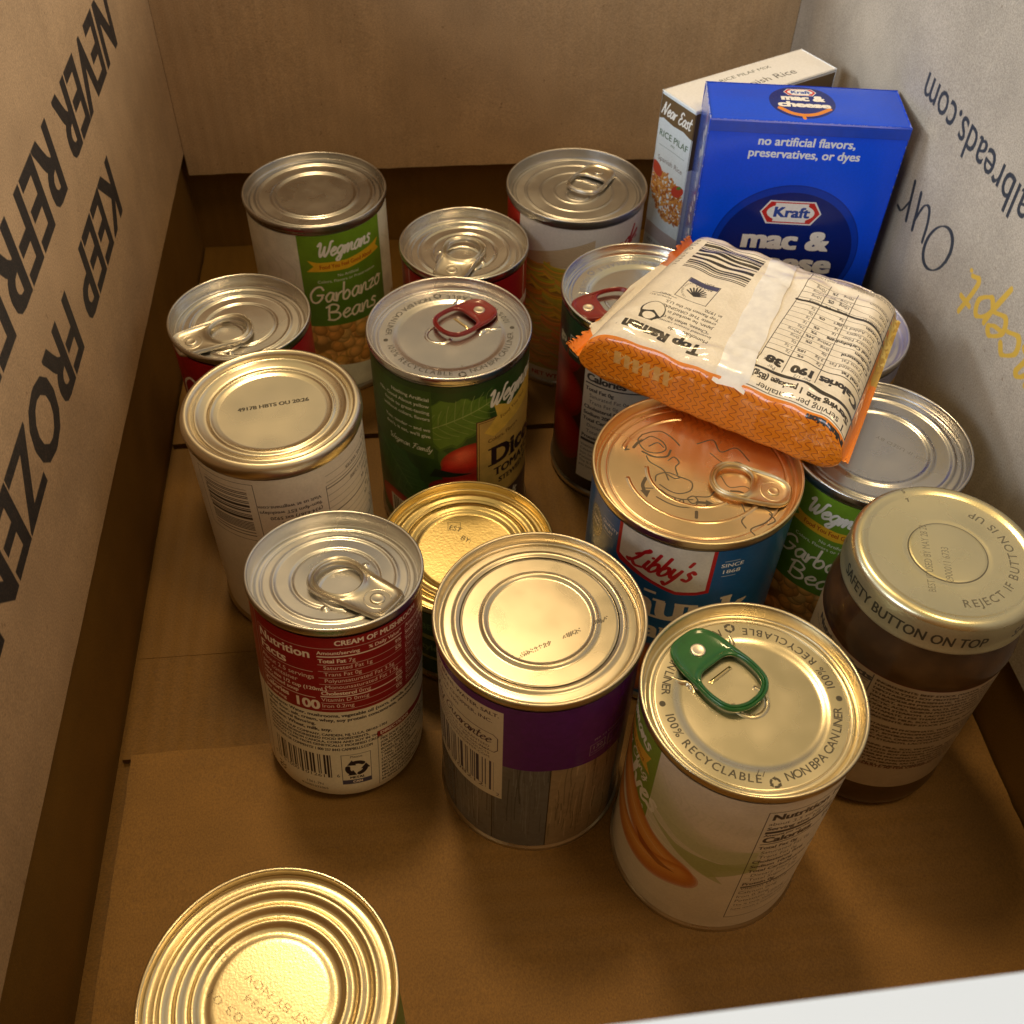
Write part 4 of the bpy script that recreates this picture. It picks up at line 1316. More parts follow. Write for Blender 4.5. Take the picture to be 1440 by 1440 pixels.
# planks
xs = [-120, -98, -76, -52, -34, -14, 8, 40, 62, 90, 120]
r = random.Random(12)
for i in range(len(xs) - 1):
    base = (.36, .29, .20) if xs[i] == 8 else r.choice([(.16, .17, .19), (.21, .21, .22), (.13, .14, .16)])
    c.rect(xs[i], 4, xs[i + 1] - .5, 68, base)
    for q in range(int((xs[i + 1] - xs[i]) * 1.7)):
        x = r.uniform(xs[i] + .3, xs[i + 1] - .8)
        y0 = r.uniform(4, 60); L_ = r.uniform(8, 40)
        f = r.choice([.35, .5, .65, 1.35, 1.6])
        c.stroke([(x, y0), (x + r.uniform(-.8, .8), y0 + L_ / 2), (x + r.uniform(-.5, .5), min(68, y0 + L_))], r.uniform(.2, .6), tuple(b * f for b in base), al=.7)
    c.rect(xs[i + 1] - .5, 4, xs[i + 1], 68, (.04, .035, .03))
PUR = (.10, .008, .21)
c.rect(-121, 66.5, 121, 107.5, PUR)
c.poly([(8, 66.5), (60, 66.5), (60, 60), (30, 63)], PUR)
c.grain(.05, 2)
P1 = (.80, .76, .70)
c.rect(-58, 40.5, -10.2, 102.5, P1)
DKP = (.07, .04, .08)
c.text('INGREDIENTS: BLACK BEANS, WATER, SALT.', -12.0, 98.4, 2.1, DKP, al='r', bold=.15)
c.text('DIST. BY THE PRICE CHOPPER, INC.', -14.5, 93.6, 2.1, DKP, al='r', bold=.12)
c.text('SCHENECTADY, NY 12301', -30, 89.6, 1.8, DKP, al='r', bold=.1)
c.stroke([(-58, 86), (-14, 86), (-12.2, 84.2), (-12.2, 76), (-13.6, 74), (-20, 74)], .35, DKP, smooth=False)
c.script('Quality Guarantee', -57, 79.5, 3.1, DKP, .75, slant=.25, fit=42, nib=.5)
c.lines(['YOUR SATISFACTION IS GUARANTEED', 'COMMENTS? CALL 1-800-666-7667', 'PRICE CHOPPER PRODUCTS', 'WWW.PRICECHOPPER.COM'], -15.5, 76.0, 1.55, DKP, 2.5, al='r')
c.barcode(-56, 44.5, -13.6, 66.5, (.05, .05, .12), seed=21, unit=.45)
c.rect(-54, 44.4, -36, 46.8, P1); c.rect(-33, 44.4, -17, 46.8, P1)
c.text('41735', -53, 44.2, 2.4, DKP, fit=15); c.text('08212', -32, 44.2, 2.4, DKP, fit=14); c.text('2', -12.6, 42.0, 2.2, DKP)
c.frame(22.5, 68.5, 29.5, 76, .3, (.3, .2, .36)); c.text('130', 23.4, 72.2, 2.3, (.4, .32, .46)); c.text('CALORIES', 23.2, 70, 1.1, (.4, .32, .46))
c.frame(31, 68.5, 37.5, 76, .3, (.3, .2, .36))
c.text('PER 1/2 CUP', 24, 78.2, 1.3, (.4, .32, .46)); c.text('SERVING', 34, 78.2, 1.3, (.4, .32, .46))
l.label(c, 4.2, 107, rough=.25, coat=.15)

# ---- C tan upside-down can
cc_ = Can('upturned_can', 'tan ended can standing upside down by the left wall, lettering inverted', 'can', 78.2, -291.9, 76.2, 112.5, 'cans standing in the box')
tin_tan = tin('tan_enamel', (.78, .70, .54), (.82, .74, .58), .30, scale=260, bstr=.1)
cc_.wall(tin_wall)
R, H = cc_.R, cc_.H
lathe('seam_rim', [(R - 1.2, H - 9), (R - .9, H - 7.6), (R - .25, H - 6.4), (R, H - 5.0), (R - .1, H - 2.8), (R - .6, H - 1.2), (R - 1.5, H - .3), (R - 2.5, H), (R - 3.4, H - .3), (R - 4.0, H - 1.2), (R - 4.4, H - 2.6)], tin_tan, cc_.e, seg=128)
lc = cc_.lidcanvas()
dots = '49178 HBTS OU 20:26'
lc.text(dots, -14.2, 3.0, 2.2, (1,) * 3, rot=-.02, fit=30, bold=.3)
zc = H - 2.6
prof_c = [(R - 4.4, zc)] + [(r_, zc + h_) for r_, h_ in bead(R - 4.9, R - 7.8, .9)] + [(R - 8.2, zc - .1), (R - 9.4, zc - .9), (R - 10.6, zc - 1.1)] + [(r_, zc - 1.1 + h_) for r_, h_ in bead(R - 11.2, R - 13.6, .7)] + [(R - 14.3, zc - 1.15), (R - 15.0, zc - 1.5), (R - 15.8, zc - 1.55), (8, zc - 1.5), (0, zc - 1.5)]
lc.dots(.5, .92)
lathe('lid', prof_c, tin('lid_c', (.78, .70, .54), (.82, .74, .58), .27, lc.image('lid_print', True), scale=260, bstr=.12), cc_.e, seg=128, uvr=R, a0=cc_.a0)
c = cc_.canvas(4, H - 8.2, (.82, .77, .68))
c.grain(.02, 5)
c.frame(-42.5, 66, -14.2, 101.5, .25, INK)
c.barcode(-38.5, 69, -17.5, 98, INK, vertical=False, seed=31, unit=.48)
c.text('0 77890 37718 3', -39.5, 96, 1.5, INK, rot=-PI / 2)
rows = ['Visit us at wegmans.com', '9am-4pm EST weekdays', '(934-6267) ext 5920', '1-800-Wegmans', 'about this product?', 'Comments']
for i, q in enumerate(rows):
    c.text(q, 12.8, 89.0 - i * 3.35, 1.9, INK, rot=PI, bold=.12)
c.frame(15.6, 40, 70, 92, .25, INK)
for i, q in enumerate(['A product of USA', 'INGREDIENTS: BEANS, WATER', 'contains soy', '% Daily Value based on a 2,000', 'calories a day is used', 'Potassium 500mg   8%', 'Iron 1.8mg   10%', 'Calcium 40mg   4%', 'Vitamin D 0mcg   0%', 'Protein 7g', 'Total Sugars 0g', 'Dietary Fiber 6g', 'Total Carbohydrate 22g']):
    c.text(q, 60, 99.5 - i * 3.9, 1.7, INK, rot=PI, bold=.08, fit=None)
    c.rect(16, 97.6 - i * 3.9, 70, 97.8 - i * 3.9 + (.5 if i in (2, 6) else 0), INK, .8)
c.frame(-22, 46, 0, 56, .2, INK)
c.text('Store in a cool place', -1, 52, 1.5, INK, rot=PI); c.text('Please recycle', -1, 49.2, 1.5, INK, rot=PI)
c.script('Wegman Family', -4, 40, 1.9, (.25, .2, .15), .3, rot=PI, fit=24)
for i in range(6):
    c.text(['Our own brand assures you', 'the finest flavor and value', 'We guarantee it or your', 'money back', 'Food you feel', 'good about'][i], -2, 33 - i * 2.6, 1.4, (.25, .2, .15), rot=PI)
cc_.label(c, 4, H - 8.2, rough=.42)

# ---- H wide blue can, gold ring-pull end printed with a how-to diagram
h = Can('fruit_can', 'wide blue fruit can with a gold pull-tab lid, holding up the noodle packet', 'can', 250.1, -342.2, 85, 113, 'cans standing in the box')
h.wall(tin_wall)
lc = h.lidcanvas()
K_ = (.9,) * 3
lc.text('2', -30.8, 3.5, 3.4, K_, rot=.5, bold=.5)
lc.stroke([(-27, 6.5), (-26.0, 9.4), (-24.5, 11.6)], 1.3, K_)
def sk(pts, wd=.62):
    lc.stroke(pts, wd, K_)
sk([(-25, 15), (-21, 18), (-17, 19), (-12, 16), (-9, 13)]); sk([(-25, 15), (-26, 11), (-22, 6), (-17, 6), (-14, 9), (-16, 13), (-21, 15), (-24, 12)])
sk([(-23, 5), (-18, 3.5), (-13, 5), (-12, 9)], 1.0); sk([(-21, 9), (-18, 12), (-15, 10)]); sk([(-21, 3), (-19, 0), (-13, -3), (-10, -8)])
sk([(-12, 3), (-10, 5.5), (-7.5, 3), (-8.5, 0), (-7, -4)])
# lower hand
sk([(-15, -10), (-15, -6.5), (-11, -4), (-6, -5), (-1, -6.5), (-.5, -11), (-4, -14), (-8, -14), (-13, -11.5)])
sk([(-11, -5), (-8, -6.4), (-6, -5.4), (-8, -4.4)]); sk([(-18, -15), (-13, -14), (-9, -16), (-4, -17), (1, -16)])
sk([(-13, -18.5), (-8, -20.5), (-3, -21.2), (2.5, -20)]); sk([(2.5, -20), (3, -16), (1, -14), (-1, -16), (1, -18), (3, -17)]); sk([(2, -14), (7, -12.5), (9, -9), (14, -7.4)])
sk([(-6, -17), (-5, -19), (-3, -17), (-2, -19)])
sk([(-19, -9.5), (-19.5, -13.5), (-18, -17.2)], 1.5); lc.poly([(-20, -16.6), (-16, -15.6), (-16.6, -20)], K_)
sk([(3, -16.8), (6.4, -16.2)], 1.4); lc.poly([(6, -14.6), (6.4, -17.8), (9.4, -15.8)], K_); sk([(3.4, -22), (3.8, -25)], 1.4)
sk([(20, -13), (22, -18), (21, -22), (23, -25)]); sk([(28, -12), (32, -15), (30, -20), (25, -25), (27, -28)]); sk([(31, -15), (33.5, -18), (31, -21)])
sk([(10, 0), (14, -5), (20, -3), (24, -6), (22, -10), (17, -11), (14, -8)], .5); sk([(15, -7), (19, -6.5), (23, -9)], 1.0)
sk([(-2, 16), (4, 20), (8, 14), (14, 18), (20, 12)]); sk([(4, 12), (10, 8), (16, 10), (22, 6)], .5)
lm = tin('lid_h', (.80, .57, .33), (.86, .63, .38), .25, lc.image('lid_print', True), scale=420)
h.end(lm, [(36.6, 35.6, -.3)], drop=4.4, rimmat=tin('rim_h', (.74, .60, .36), (.80, .66, .40), .26))
z = h.zl
for (r0, t0, t1) in ((28.5, -2.75, -.35), (20.0, -3.0, -.75), (31.6, 1.9, 3.0)):
    blister('pressed_bead', h.e, lm, [(lambda q: q)(h.P(r0 * math.cos(t), r0 * math.sin(t) * .98)) for t in np.linspace(t0, t1, 26)], z, .5, 1.9)
nx, ny = h.P(31.0, -4.2); tx, ty = h.P(14.6, -3.0)
an = math.atan2(ty - ny, tx - nx)
STAD = [(-7.4, 0), (-6.6, 4.6), (-3.4, 7.4), (2, 8.6), (9, 9.4), (16, 9.8), (21.5, 8.4), (24.8, 4.6), (25.6, 0), (24.8, -4.6), (21.5, -8.4), (16, -9.8), (9, -9.4), (2, -8.6), (-3.4, -7.4), (-6.6, -4.6)]
HST = [(9.2, 0), (9.8, 4.2), (12.4, 6.8), (16, 7.4), (20.2, 6), (22.4, 3), (22.8, 0), (22.4, -3), (20.2, -6), (16, -7.4), (12.4, -6.8), (9.8, -4.2)]
tab_mesh('pull_tab', h.e, tin_tab_gold, z + .8, (nx, ny), an, STAD, HST, th=2.0, tilt=.03, plate=.9, rivet_mat=tin_tab_gold, rivet_r=2.4, groove=5.0)
c = h.canvas(4.2, 107.5, (.010, .11, .30))
for k_ in range(10):
    c.poly([(-130, 70 - k_ * 6), (0, 76 - k_ * 6), (130, 70 - k_ * 6), (130, 60 - k_ * 6), (0, 66 - k_ * 6), (-130, 60 - k_ * 6)], (.010 + .002 * k_, .105 + .010 * (k_ % 4), .27 + .02 * (k_ % 4)), .5)
RD = (.52, .012, .016)
c.poly([(-26, 110), (-26, 89), (-24, 86.5), (-10, 83), (2, 79.5), (10, 80.5), (15, 82), (15, 110)], RD)
c.poly([(-24.4, 110), (-24.4, 90.2), (-10, 85), (2, 81.4), (10, 82.4), (13.4, 83.6), (13.4, 110)], (.80, .76, .66))
c.script("Libby's", -19.5, 89.5, 6.0, RD, 1.9, slant=.38, rise=-.03, nib=.55, fit=26)
c.text('.', 10.6, 86.6, 2.0, RD)
c.rect(18.6, 100.6, 25, 100.85, LW, .8); c.text('SINCE', 17.4, 97.2, 2.2, LW, bold=.12, fit=9.4); c.text('1868', 18, 93.4, 2.2, LW, bold=.12, fit=8); c.rect(18.6, 91.6, 24.5, 91.85, LW, .8)
c.ell(-42, 92, 5.6, 8.5, (.05, .06, .06)); c.ell(-42, 92, 4.4, 7.0, (.45, .46, .42), al=.6); c.ell(-42, 92, 3.6, 6.0, (.04, .06, .08))
for q in range(22):
    t = q / 22 * 2 * PI
    c.rect(-42 + 5.0 * math.cos(t) - .3, 92 + 7.7 * math.sin(t) - .3, -42 + 5 * math.cos(t) + .3, 92 + 7.7 * math.sin(t) + .3, (.6, .6, .55))
c.text('100%', -45, 93, 1.8, LW, bold=.1, fit=6); c.text('MILK', -45, 90, 1.6, LW, bold=.1, fit=6)
c.text('QUALITY', -36.4, 98.0, 1.7, LW, bold=.08); c.text('FRUIT', -35.6, 94.6, 1.7, LW, bold=.08); c.rect(-36, 101, -29, 101.2, LW, .7); c.rect(-36, 93, -29.5, 93.2, LW, .7)
CR = (.84, .72, .54)
roman(c, 'Chunk', -38, 62.0, 16.0, CR, bold=.20, sx=1.15)
roman(c, 'apricot', -9.0, 48.0, 11, CR, bold=.20, sx=1.05)
for (x, y) in ((-40, 20), (-10, 18), (20, 22), (45, 18), (0, 32), (70, 25)):
    for q in range(6):
        f = q / 5
        c.ell(x, y, 14 * (1 - .6 * f), 12 * (1 - .6 * f), (.55 + .2 * f, .12 + .16 * f, .02 + .05 * f), al=.5)
c.grain(.04, 4)
h.label(c, 4.2, 107.5, rough=.28, coat=.2)

# ---- G tomato can with red tab under the noodle packet
g = Can('tomato_can', 'tomato can with dark red pull tab, partly under the left end of the noodle packet', 'can', 249.2, -222.4, 76.2, 112.5, 'cans standing in the box')
g.wall(tin_wall)
lc = g.lidcanvas()
bpa_ring(lc, 27.8, 2.5, 2.74, c=(.75,) * 3)
easy_end(g, tin('lid_g', (.74, .74, .72), (.80, .80, .78), .16, lc.image('lid_print', True), inkcol=(.05, .06, .16)), (-23.2, -15.6), (-6.0, -5.6), red_tab, tin_riv, slotmat=tin_sil, scale=1.12)
c = g.canvas(4.2, 107, (.05, .012, .008))
for (x, y, rr2) in ((-37, 62, 15), (-36, 34, 16), (-58, 50, 16), (-60, 80, 15), (-80, 40, 16), (60, 50, 16), (80, 30, 16), (-38, 88, 13)):
    for q in range(8):
        f = q / 7
        c.ell(x - 2 * f, y + 4 * f, rr2 * (1 - .75 * f), rr2 * (1 - .75 * f) * 1.05, (.28 + .3 * f, .006 + .07 * f * f, .006 + .04 * f * f), al=.55)
c.rect(-120, 94, 120, 107, (.03, .07, .03))
c.rect(-120, 4, 120, 16, (.02, .012, .01))
c.rect(-48, 84, -37, 101, (.03, .05, .03)); c.text('go', -46.5, 89, 5.2, (.75, .78, .66), bold=.8)
c.rect(-36, 84, -26, 99, (.03, .05, .03)); c.frame(-35, 87, -28, 97, .5, (.7, .72, .6)); c.text('18', -34, 89.6, 3.2, (.75, .78, .66), bold=.4)
c.rect(-22.5, 12, 50, 97, (.78, .72, .62))
c.text('Serving size', -21.3, 93, 2.6, INK, bold=.35)
c.rect(-21.5, 86.5, 48, 89.8, INK)
c.text('Amount per serving', -21.3, 84, 1.5, INK)
c.text('Calories 45', -21.3, 78.6, 4.3, INK, bold=.6)
c.rect(-21.5, 76.6, 48, 77.4, INK)
y = 72.5
for i, q in enumerate(['Total Fat 0g', '   Saturated Fat 0g', '   Trans Fat 0g', 'Cholesterol 0mg', 'Sodium 200mg', 'Total Carbohydrate 9g', '   Dietary Fiber 2g', '   Total Sugars 5g', 'Protein 2g']):
    c.text(q, -21.3, y, 2.2, INK, bold=.25 if not q.startswith(' ') else 0)
    y -= 3.9
c.rect(-21.5, y + 1.2, 48, y + 3.0, INK); y -= 2.4
for i, q in enumerate(['Vitamin D 0mcg 0%', 'Calcium 40mg 4%', 'Iron 1mg 6%', 'Potassium 380mg 8%', 'The % Daily Value (DV) tells', 'you how much a nutrient']):
    c.text(q, -21.3, y, 1.7, INK); y -= 2.9
g.label(c, 4.2, 107, rough=.3, coat=.2)

# ---- F pasta can
f = Can('pasta_can', 'white and yellow pasta can with a dull silver ring-pull lid against the back wall', 'can', 232.2, -126.7, 76.2, 112.5, 'cans standing in the box')
f.wall(tin_wall)
lf = tin('lid_f', (.44, .43, .42), (.49, .48, .47), .32, bstr=.1)
easy_end(f, lf, (11.5, 18.6), (4.6, 4.4), tin_tab, scale=1.12, slot=True, slotmat=tin_sil, beads=[(33.4, 32.8, -.25), (28.4, 26.6, .45), (20.4, 18.8, .35), (12.6, 11.2, .3)], wings=False)
c = f.canvas(4.2, 107, (.78, .74, .72))
c.rect(-120, 70, -33, 107, (.45, .02, .015)); c.poly([(-50, 70), (-33, 70), (-37, 84), (-33, 96), (-36, 107), (-50, 107)], (.45, .02, .015))
c.script('Made', 17, 86, 5.4, (.48, .015, .02), 2.2, slant=.4, rise=.22, nib=.6, sx=1.15)
c.script('with', 26, 78, 3.4, (.48, .015, .02), 1.2, slant=.4, rise=.2, nib=.6)
for i in range(26):       # fan of dry spaghetti
    t = i / 25
    c.stroke([(-34 + t * 3, 80 + t * 10 - 4), (12, 87 + t * 13)], .42, (.52, .36, .20) if i % 2 else (.76, .60, .40), smooth=False)
r = random.Random(2)
c.rect(-126, 12, 26, 82, (.44, .25, .05))
for rowi in range(9):
    y = 80 - rowi * 8.4
    base = [(.86, .60, .08), (.86, .56, .07), (.80, .48, .06), (.72, .40, .06), (.64, .33, .06), (.58, .29, .06), (.54, .27, .06), (.50, .25, .06), (.50, .25, .06)][rowi]
    for x in range(-126, 40, 15):
        xx = x + (rowi % 2) * 7
        for q in range(7):
            yy = y + 3.6 - q * 1.15
            c.stroke([(xx - 9, yy + 1), (xx - 3, yy - 1.2 - q * .2), (xx + 4, yy - 1.2), (xx + 9, yy + 1.4)], 1.05, tuple(min(1, b * r.uniform(.6, 1.2)) for b in base))
c.poly([(16, 84), (40, 92), (120, 92), (120, 4), (60, 4), (40, 40), (26, 66)], (.74, .68, .60))
c.rect(-121, 4, 121, 12, (.60, .50, .38)); c.text('NET WT 15 OZ', -20, 6, 3.0, (.4, .03, .02), bold=.3)
for i in range(8):
    c.text(['Ingredients: tomatoes', 'water, enriched pasta', 'semolina, niacin', 'ferrous sulfate', 'thiamine mononitrate', 'riboflavin, folic acid', 'beef, salt, sugar', 'onion powder'][i], 44, 84 - i * 4, 2.0, INK)
f.label(c, 4.2, 107, rough=.3, coat=.1)

# ---- N low gold can
n = Can('low_can', 'short gold ended can sunk between the mushroom soup and the purple can', 'can', 157.5, -326.3, 79.0, 54, 'cans standing in the box')
n.wall(tin_gold)
lc = n.lidcanvas()
lc.frame(-8.6, 12.6, -2.6, 17.6, .3, (.7,) * 3)
lc.text('EST', -8.4, 13.4, 2.7, (.85,) * 3, rot=-.35, bold=.1); lc.text('BY:', -3.2, 7.2, 2.7, (.85,) * 3, rot=-.55, bold=.1)
lg = tin('lid_n', (.82, .64, .28), (.88, .70, .34), .32, lc.image('lid_print', True), scale=130, bstr=1.6)
n.end(lg, [(34.2, 30.6, .95), (29.8, 28.6, -.5), (28.0, 24.2, .9), (23.9, 22.0, -1.2, 's')], drop=4.0, rimmat=tin('rim_n', (.68, .55, .27), (.76, .62, .33), .22))
c = n.canvas(4.2, 49, (.04, .09, .025))
c.rect(-125, 30, 125, 33, (.35, .33, .08)); c.rect(-125, 15, 125, 17, (.30, .28, .08))
for i in range(10):
    c.text('GREEN BEANS', -120 + i * 26, 37, 4, (.10, .20, .06), bold=.3); c.text('French style', -120 + i * 26, 22, 4, (.16, .24, .08), bold=.3)
n.label(c, 4.2, 49, rough=.25, coat=.2)

# ---- O ringed gold can end in the front corner
o_ = Can('ringed_can', 'lone can with stepped gold rings on its end, nearest the camera at the front left', 'can', 86.0, -521.1, 76.2, 87.7, 'cans standing in the box')
o_.wall(tin_wall)
lc = o_.lidcanvas()
def dotm(t, x, y, hh, rot, fit=None):
    lc.text(t, x, y, hh, (.85,) * 3, rot=rot, fit=fit, bold=.08)
    # break up into dots
dotm('2028', -5.4, 18.0, 2.5, 1.96, 7.5); dotm('BEST BY NOV', 8.8, -16.5, 2.5, 1.96, 29)
dotm('0200/01P34', 4.6, -18, 2.5, 1.96, 25); dotm('29 30 03 01', -2.0, -16.0, 2.5, 1.96, 30)
lc.dots()
lo = tin('lid_o', (.72, .61, .38), (.78, .67, .44), .27, lc.image('lid_print', True), scale=200, bstr=1.0)
lathe('seam_rim', rim_profile(o_.R, o_.H), tin('rim_o', (.72, .62, .42), (.78, .68, .48), .24), o_.e, seg=128, sharp=60)
R, H = o_.R, o_.H
z = H - 3.6
P = [(R - 1.7, z + .6), (R - 2.2, z - .2), (R - 3.0, z - .4), (R - 4.6, z), (R - 5.0, z + .1)]
for (ra, rb, hh) in ((33.0, 29.8, 1.0), (28.4, 25.4, 1.0), (24.0, 21.2, .9)):
    P += [(ra, z)] + [(r_, z + h_) for r_, h_ in bead(ra - .1, rb, hh)]
    z -= .5
    P += [(rb - .5, z - .1)]
P += [(18.6, z), (17.8, z + .3), (17.0, z + .45), (16, z + .45), (8, z + .5), (0, z + .5)]
lathe('lid', P, lo, o_.e, seg=128, uvr=R, a0=o_.a0, sharp=60)
c = o_.canvas(4.2, 82, (.70, .66, .56))
c.rect(-120, 40, 120, 82, (.12, .25, .06)); c.grain(.05, 3)
o_.label(c, 4.2, 82)

# ---- P yellow can under the right end of the packet
p_ = Can('yellow_can', 'yellow can with a pale lid, mostly hidden beneath the right end of the noodle packet', 'can', 330.0, -256.7, 76.2, 112.5, 'cans standing in the box')
p_.wall(tin_wall)
p_.end(tin('lid_p', (.70, .70, .76), (.76, .76, .80), .3), [(32.4, 29.4, .8), (24.0, 20.4, .9)])
c = p_.canvas(4.2, 106.5, (.55, .30, .03))
c.rect(-120, 98, 120, 107, (.30, .30, .42)); c.rect(-120, 40, 120, 44, (.45, .05, .02)); c.grain(.05, 3)
p_.label(c, 4.2, 106.5)

# ------------------------------------------------------------------ gravy jar
j = empty('gravy_jar', (324.0, -406.8, 0), 'brown gravy jar with a pale gold screw lid standing by the right wall', 'jar')
ja0 = facing((324.0, -406.8, 0), (0, 0, 0))
mg, ntg, bgl = newmat('jar_glass_gravy')
mxg, nog = noise_col(ntg, (.046, .021, .007), (.082, .038, .012), 90, detail=6)
ntg.links.new(mxg.outputs[2], bgl.inputs['Base Color'])
bgl.inputs['Roughness'].default_value = .35; bgl.inputs['Specular IOR Level'].default_value = .15; bgl.inputs['Coat Weight'].default_value = .7; bgl.inputs['Coat Roughness'].default_value = .02
bgl.inputs['Coat IOR'].default_value = 1.5
n2 = N(ntg, 'ShaderNodeTexNoise'); n2.inputs['Scale'].default_value = 240
bump(ntg, bgl, n2.outputs[0], .15, .0004)
JR = 35.4
prof = [(0, 2), (25, 1.4), (30, .3), (33.2, 1.2), (34.9, 4.5), (JR, 9), (JR - .5, 12), (JR - .55, 50), (JR - .55, 90), (JR, 93), (JR, 97), (34.6, 101.5), (32.8, 106), (30.8, 110), (30.0, 113), (29.8, 116), (29.0, 118), (29.0, 122), (0, 122)]
lathe('glass_body', prof, mg, j, seg=128)
cj = Cv(-PI * 36, 13.5, PI * 36, 112.5, 9, (.42, .33, .22))
MAR = (.10, .008, .012)
cj.rect(-115, 110.6, 115, 112.6, MAR); cj.rect(-115, 109.9, 115, 110.3, (.5, .35, .2))
cj.rect(-115, 14, 115, 109.9, (.44, .35, .235))
cj.text('Nutrition Facts', -37.5, 103.6, 4.6, INK, bold=.7, fit=33.5)
cj.rect(-37.5, 102.4, -4, 102.7, INK)
cj.text('about 5 servings per container', -4.5, 99.2, 2.1, INK, al='r')
cj.text('Serving size 1/4 cup (60g)', -4.5, 95.6, 2.1, INK, al='r', bold=.25)
cj.rect(-37.5, 93, -4, 94.6, INK)
cj.text('Calories 25', -37, 87.5, 4, INK, bold=.6)
for i in range(12):
    cj.text(['Total Fat 1g', 'Saturated Fat 0g', 'Trans Fat 0g', 'Cholesterol 0mg', 'Sodium 280mg', 'Total Carb. 3g', 'Dietary Fiber 0g', 'Total Sugars 0g', 'Protein 1g', 'Iron 0mg', 'Calcium 0mg', 'Potassium 0mg'][i], -37, 82 - i * 3.6, 1.9, INK, bold=.12)
cj.rect(-3.4, 60, -3.0, 109.6, INK)
ing = ['INGREDIENTS: BEEF STOCK (WATER, BEEF STOCK), WHEAT FLOUR,', 'HYDROLYZED SOY PROTEIN, CORNSTARCH, CARAMEL COLOR (SULFITES),', 'DIPOTASSIUM PHOSPHATE, YEAST EXTRACT, SALT, BEEF FAT, SUGAR,', 'TETRASODIUM PYROPHOSPHATE, MALTODEXTRIN, SOYBEAN OIL,', '(WHEAT, SOYBEANS, SALT), DEXTROSE, WHEY, NATURAL FLAVOR,', 'LACTIC ACID, ONION POWDER, GARLIC POWDER, SPICE EXTRACT,', 'SODIUM STEAROYL LACTYLATE, XANTHAN GUM, MONOSODIUM', 'GLUTAMATE, LESS THAN 2% OF BEEF, DRIED BEEF STOCK.', 'CONTAINS: MILK, SOY, WHEAT.']
for i in range(24):
    if i in (10, 16):
        continue
    t = ing[i % 9]
    cj.text(t[:48] if i < 12 else t[:38], -1.8, 106.0 - i * 3.05, 1.7, (.05, .02, .01), bold=.26)
cj.text('REFRIGERATE AFTER OPENING', -1.8, 34, 2.0, (.12, .03, .02), bold=.3)
cj.grain(.03, 3)
label_tube('paper_label', [(JR - .35, 19 + 73 * k / 14) for k in range(15)], printed('jar_label', cj.image('label_image'), rough=.35), j, ja0, JR, 19, 92)
lj = Cv(-34.4, -34.4, 34.4, 34.4, 14, (0, 0, 0))
lj.ring('REJECT IF BUTTON IS UP', 0, 0, 22.6, -1.05, 3.2, (.85,) * 3, flip=True, bold=.14)
lj.ell(0, 0, 14.0, 14.0, (.9,) * 3, n=90); lj.ell(0, 0, 13.5, 13.5, (0, 0, 0), n=90)
for i, q in enumerate(['BEST IF USED BY MAY 28 20', '2900011 6733']):
    lj.text(q, 2.6 + i * 3.6, -20 + i * 7.5, 2.6, (.7,) * 3, rot=PI / 2 + .45, fit=(31, 16)[i], bold=.05)
lj.text('7', -20.5, 15.5, 1.7, (.8,) * 3, rot=1, bold=.3); lj.text('5', -23.4, 17.8, 1.7, (.8,) * 3, rot=1, bold=.3)
LR, LZ0, LZ = 33.85, 112.5, 128.0
mjl = tin('lid_jar', (.72, .66, .42), (.78, .72, .48), .24, lj.image('lid_print', True), scale=420, bstr=.15)
top = [(LR - .6, LZ - 2.6), (LR - .9, LZ - 1.6), (LR - 1.8, LZ - .6), (LR - 3.2, LZ), (LR - 4.6, LZ - .1), (LR - 5.6, LZ - .8), (LR - 6.4, LZ - 1.0), (16, LZ - .9), (14.6, LZ - .9), (14, LZ - 1.1), (13.2, LZ - .75), (12.6, LZ - .7), (6, LZ - .6), (0, LZ - .6)]
lid_o = lathe('screw_lid', top, mjl, j, seg=128, uvr=34.4, a0=ja0)
cs_ = Cv(-PI * LR, LZ0, PI * LR, LZ - 2.4, 11, (.56, .50, .30))
for k_ in range(3):
    cs_.text('SAFETY BUTTON ON TOP', -33 + (k_ - 1) * 71, 116.6, 4.9, (.10, .09, .06), bold=.25, fit=60)
ms = printed('lid_skirt', cs_.image('skirt_print'), rough=.3)
ms.node_tree.nodes['Principled BSDF'].inputs['Metallic'].default_value = .75
label_tube('lid_skirt', [(LR - .2, LZ0), (LR + .25, LZ0 + .5), (LR + .3, LZ0 + 1.2), (LR - .1, LZ0 + 1.9), (LR - .2, LZ0 + 6), (LR - .25, LZ - 4), (LR - .6, LZ - 2.5)], ms, j, ja0, LR, LZ0, LZ - 2.4)

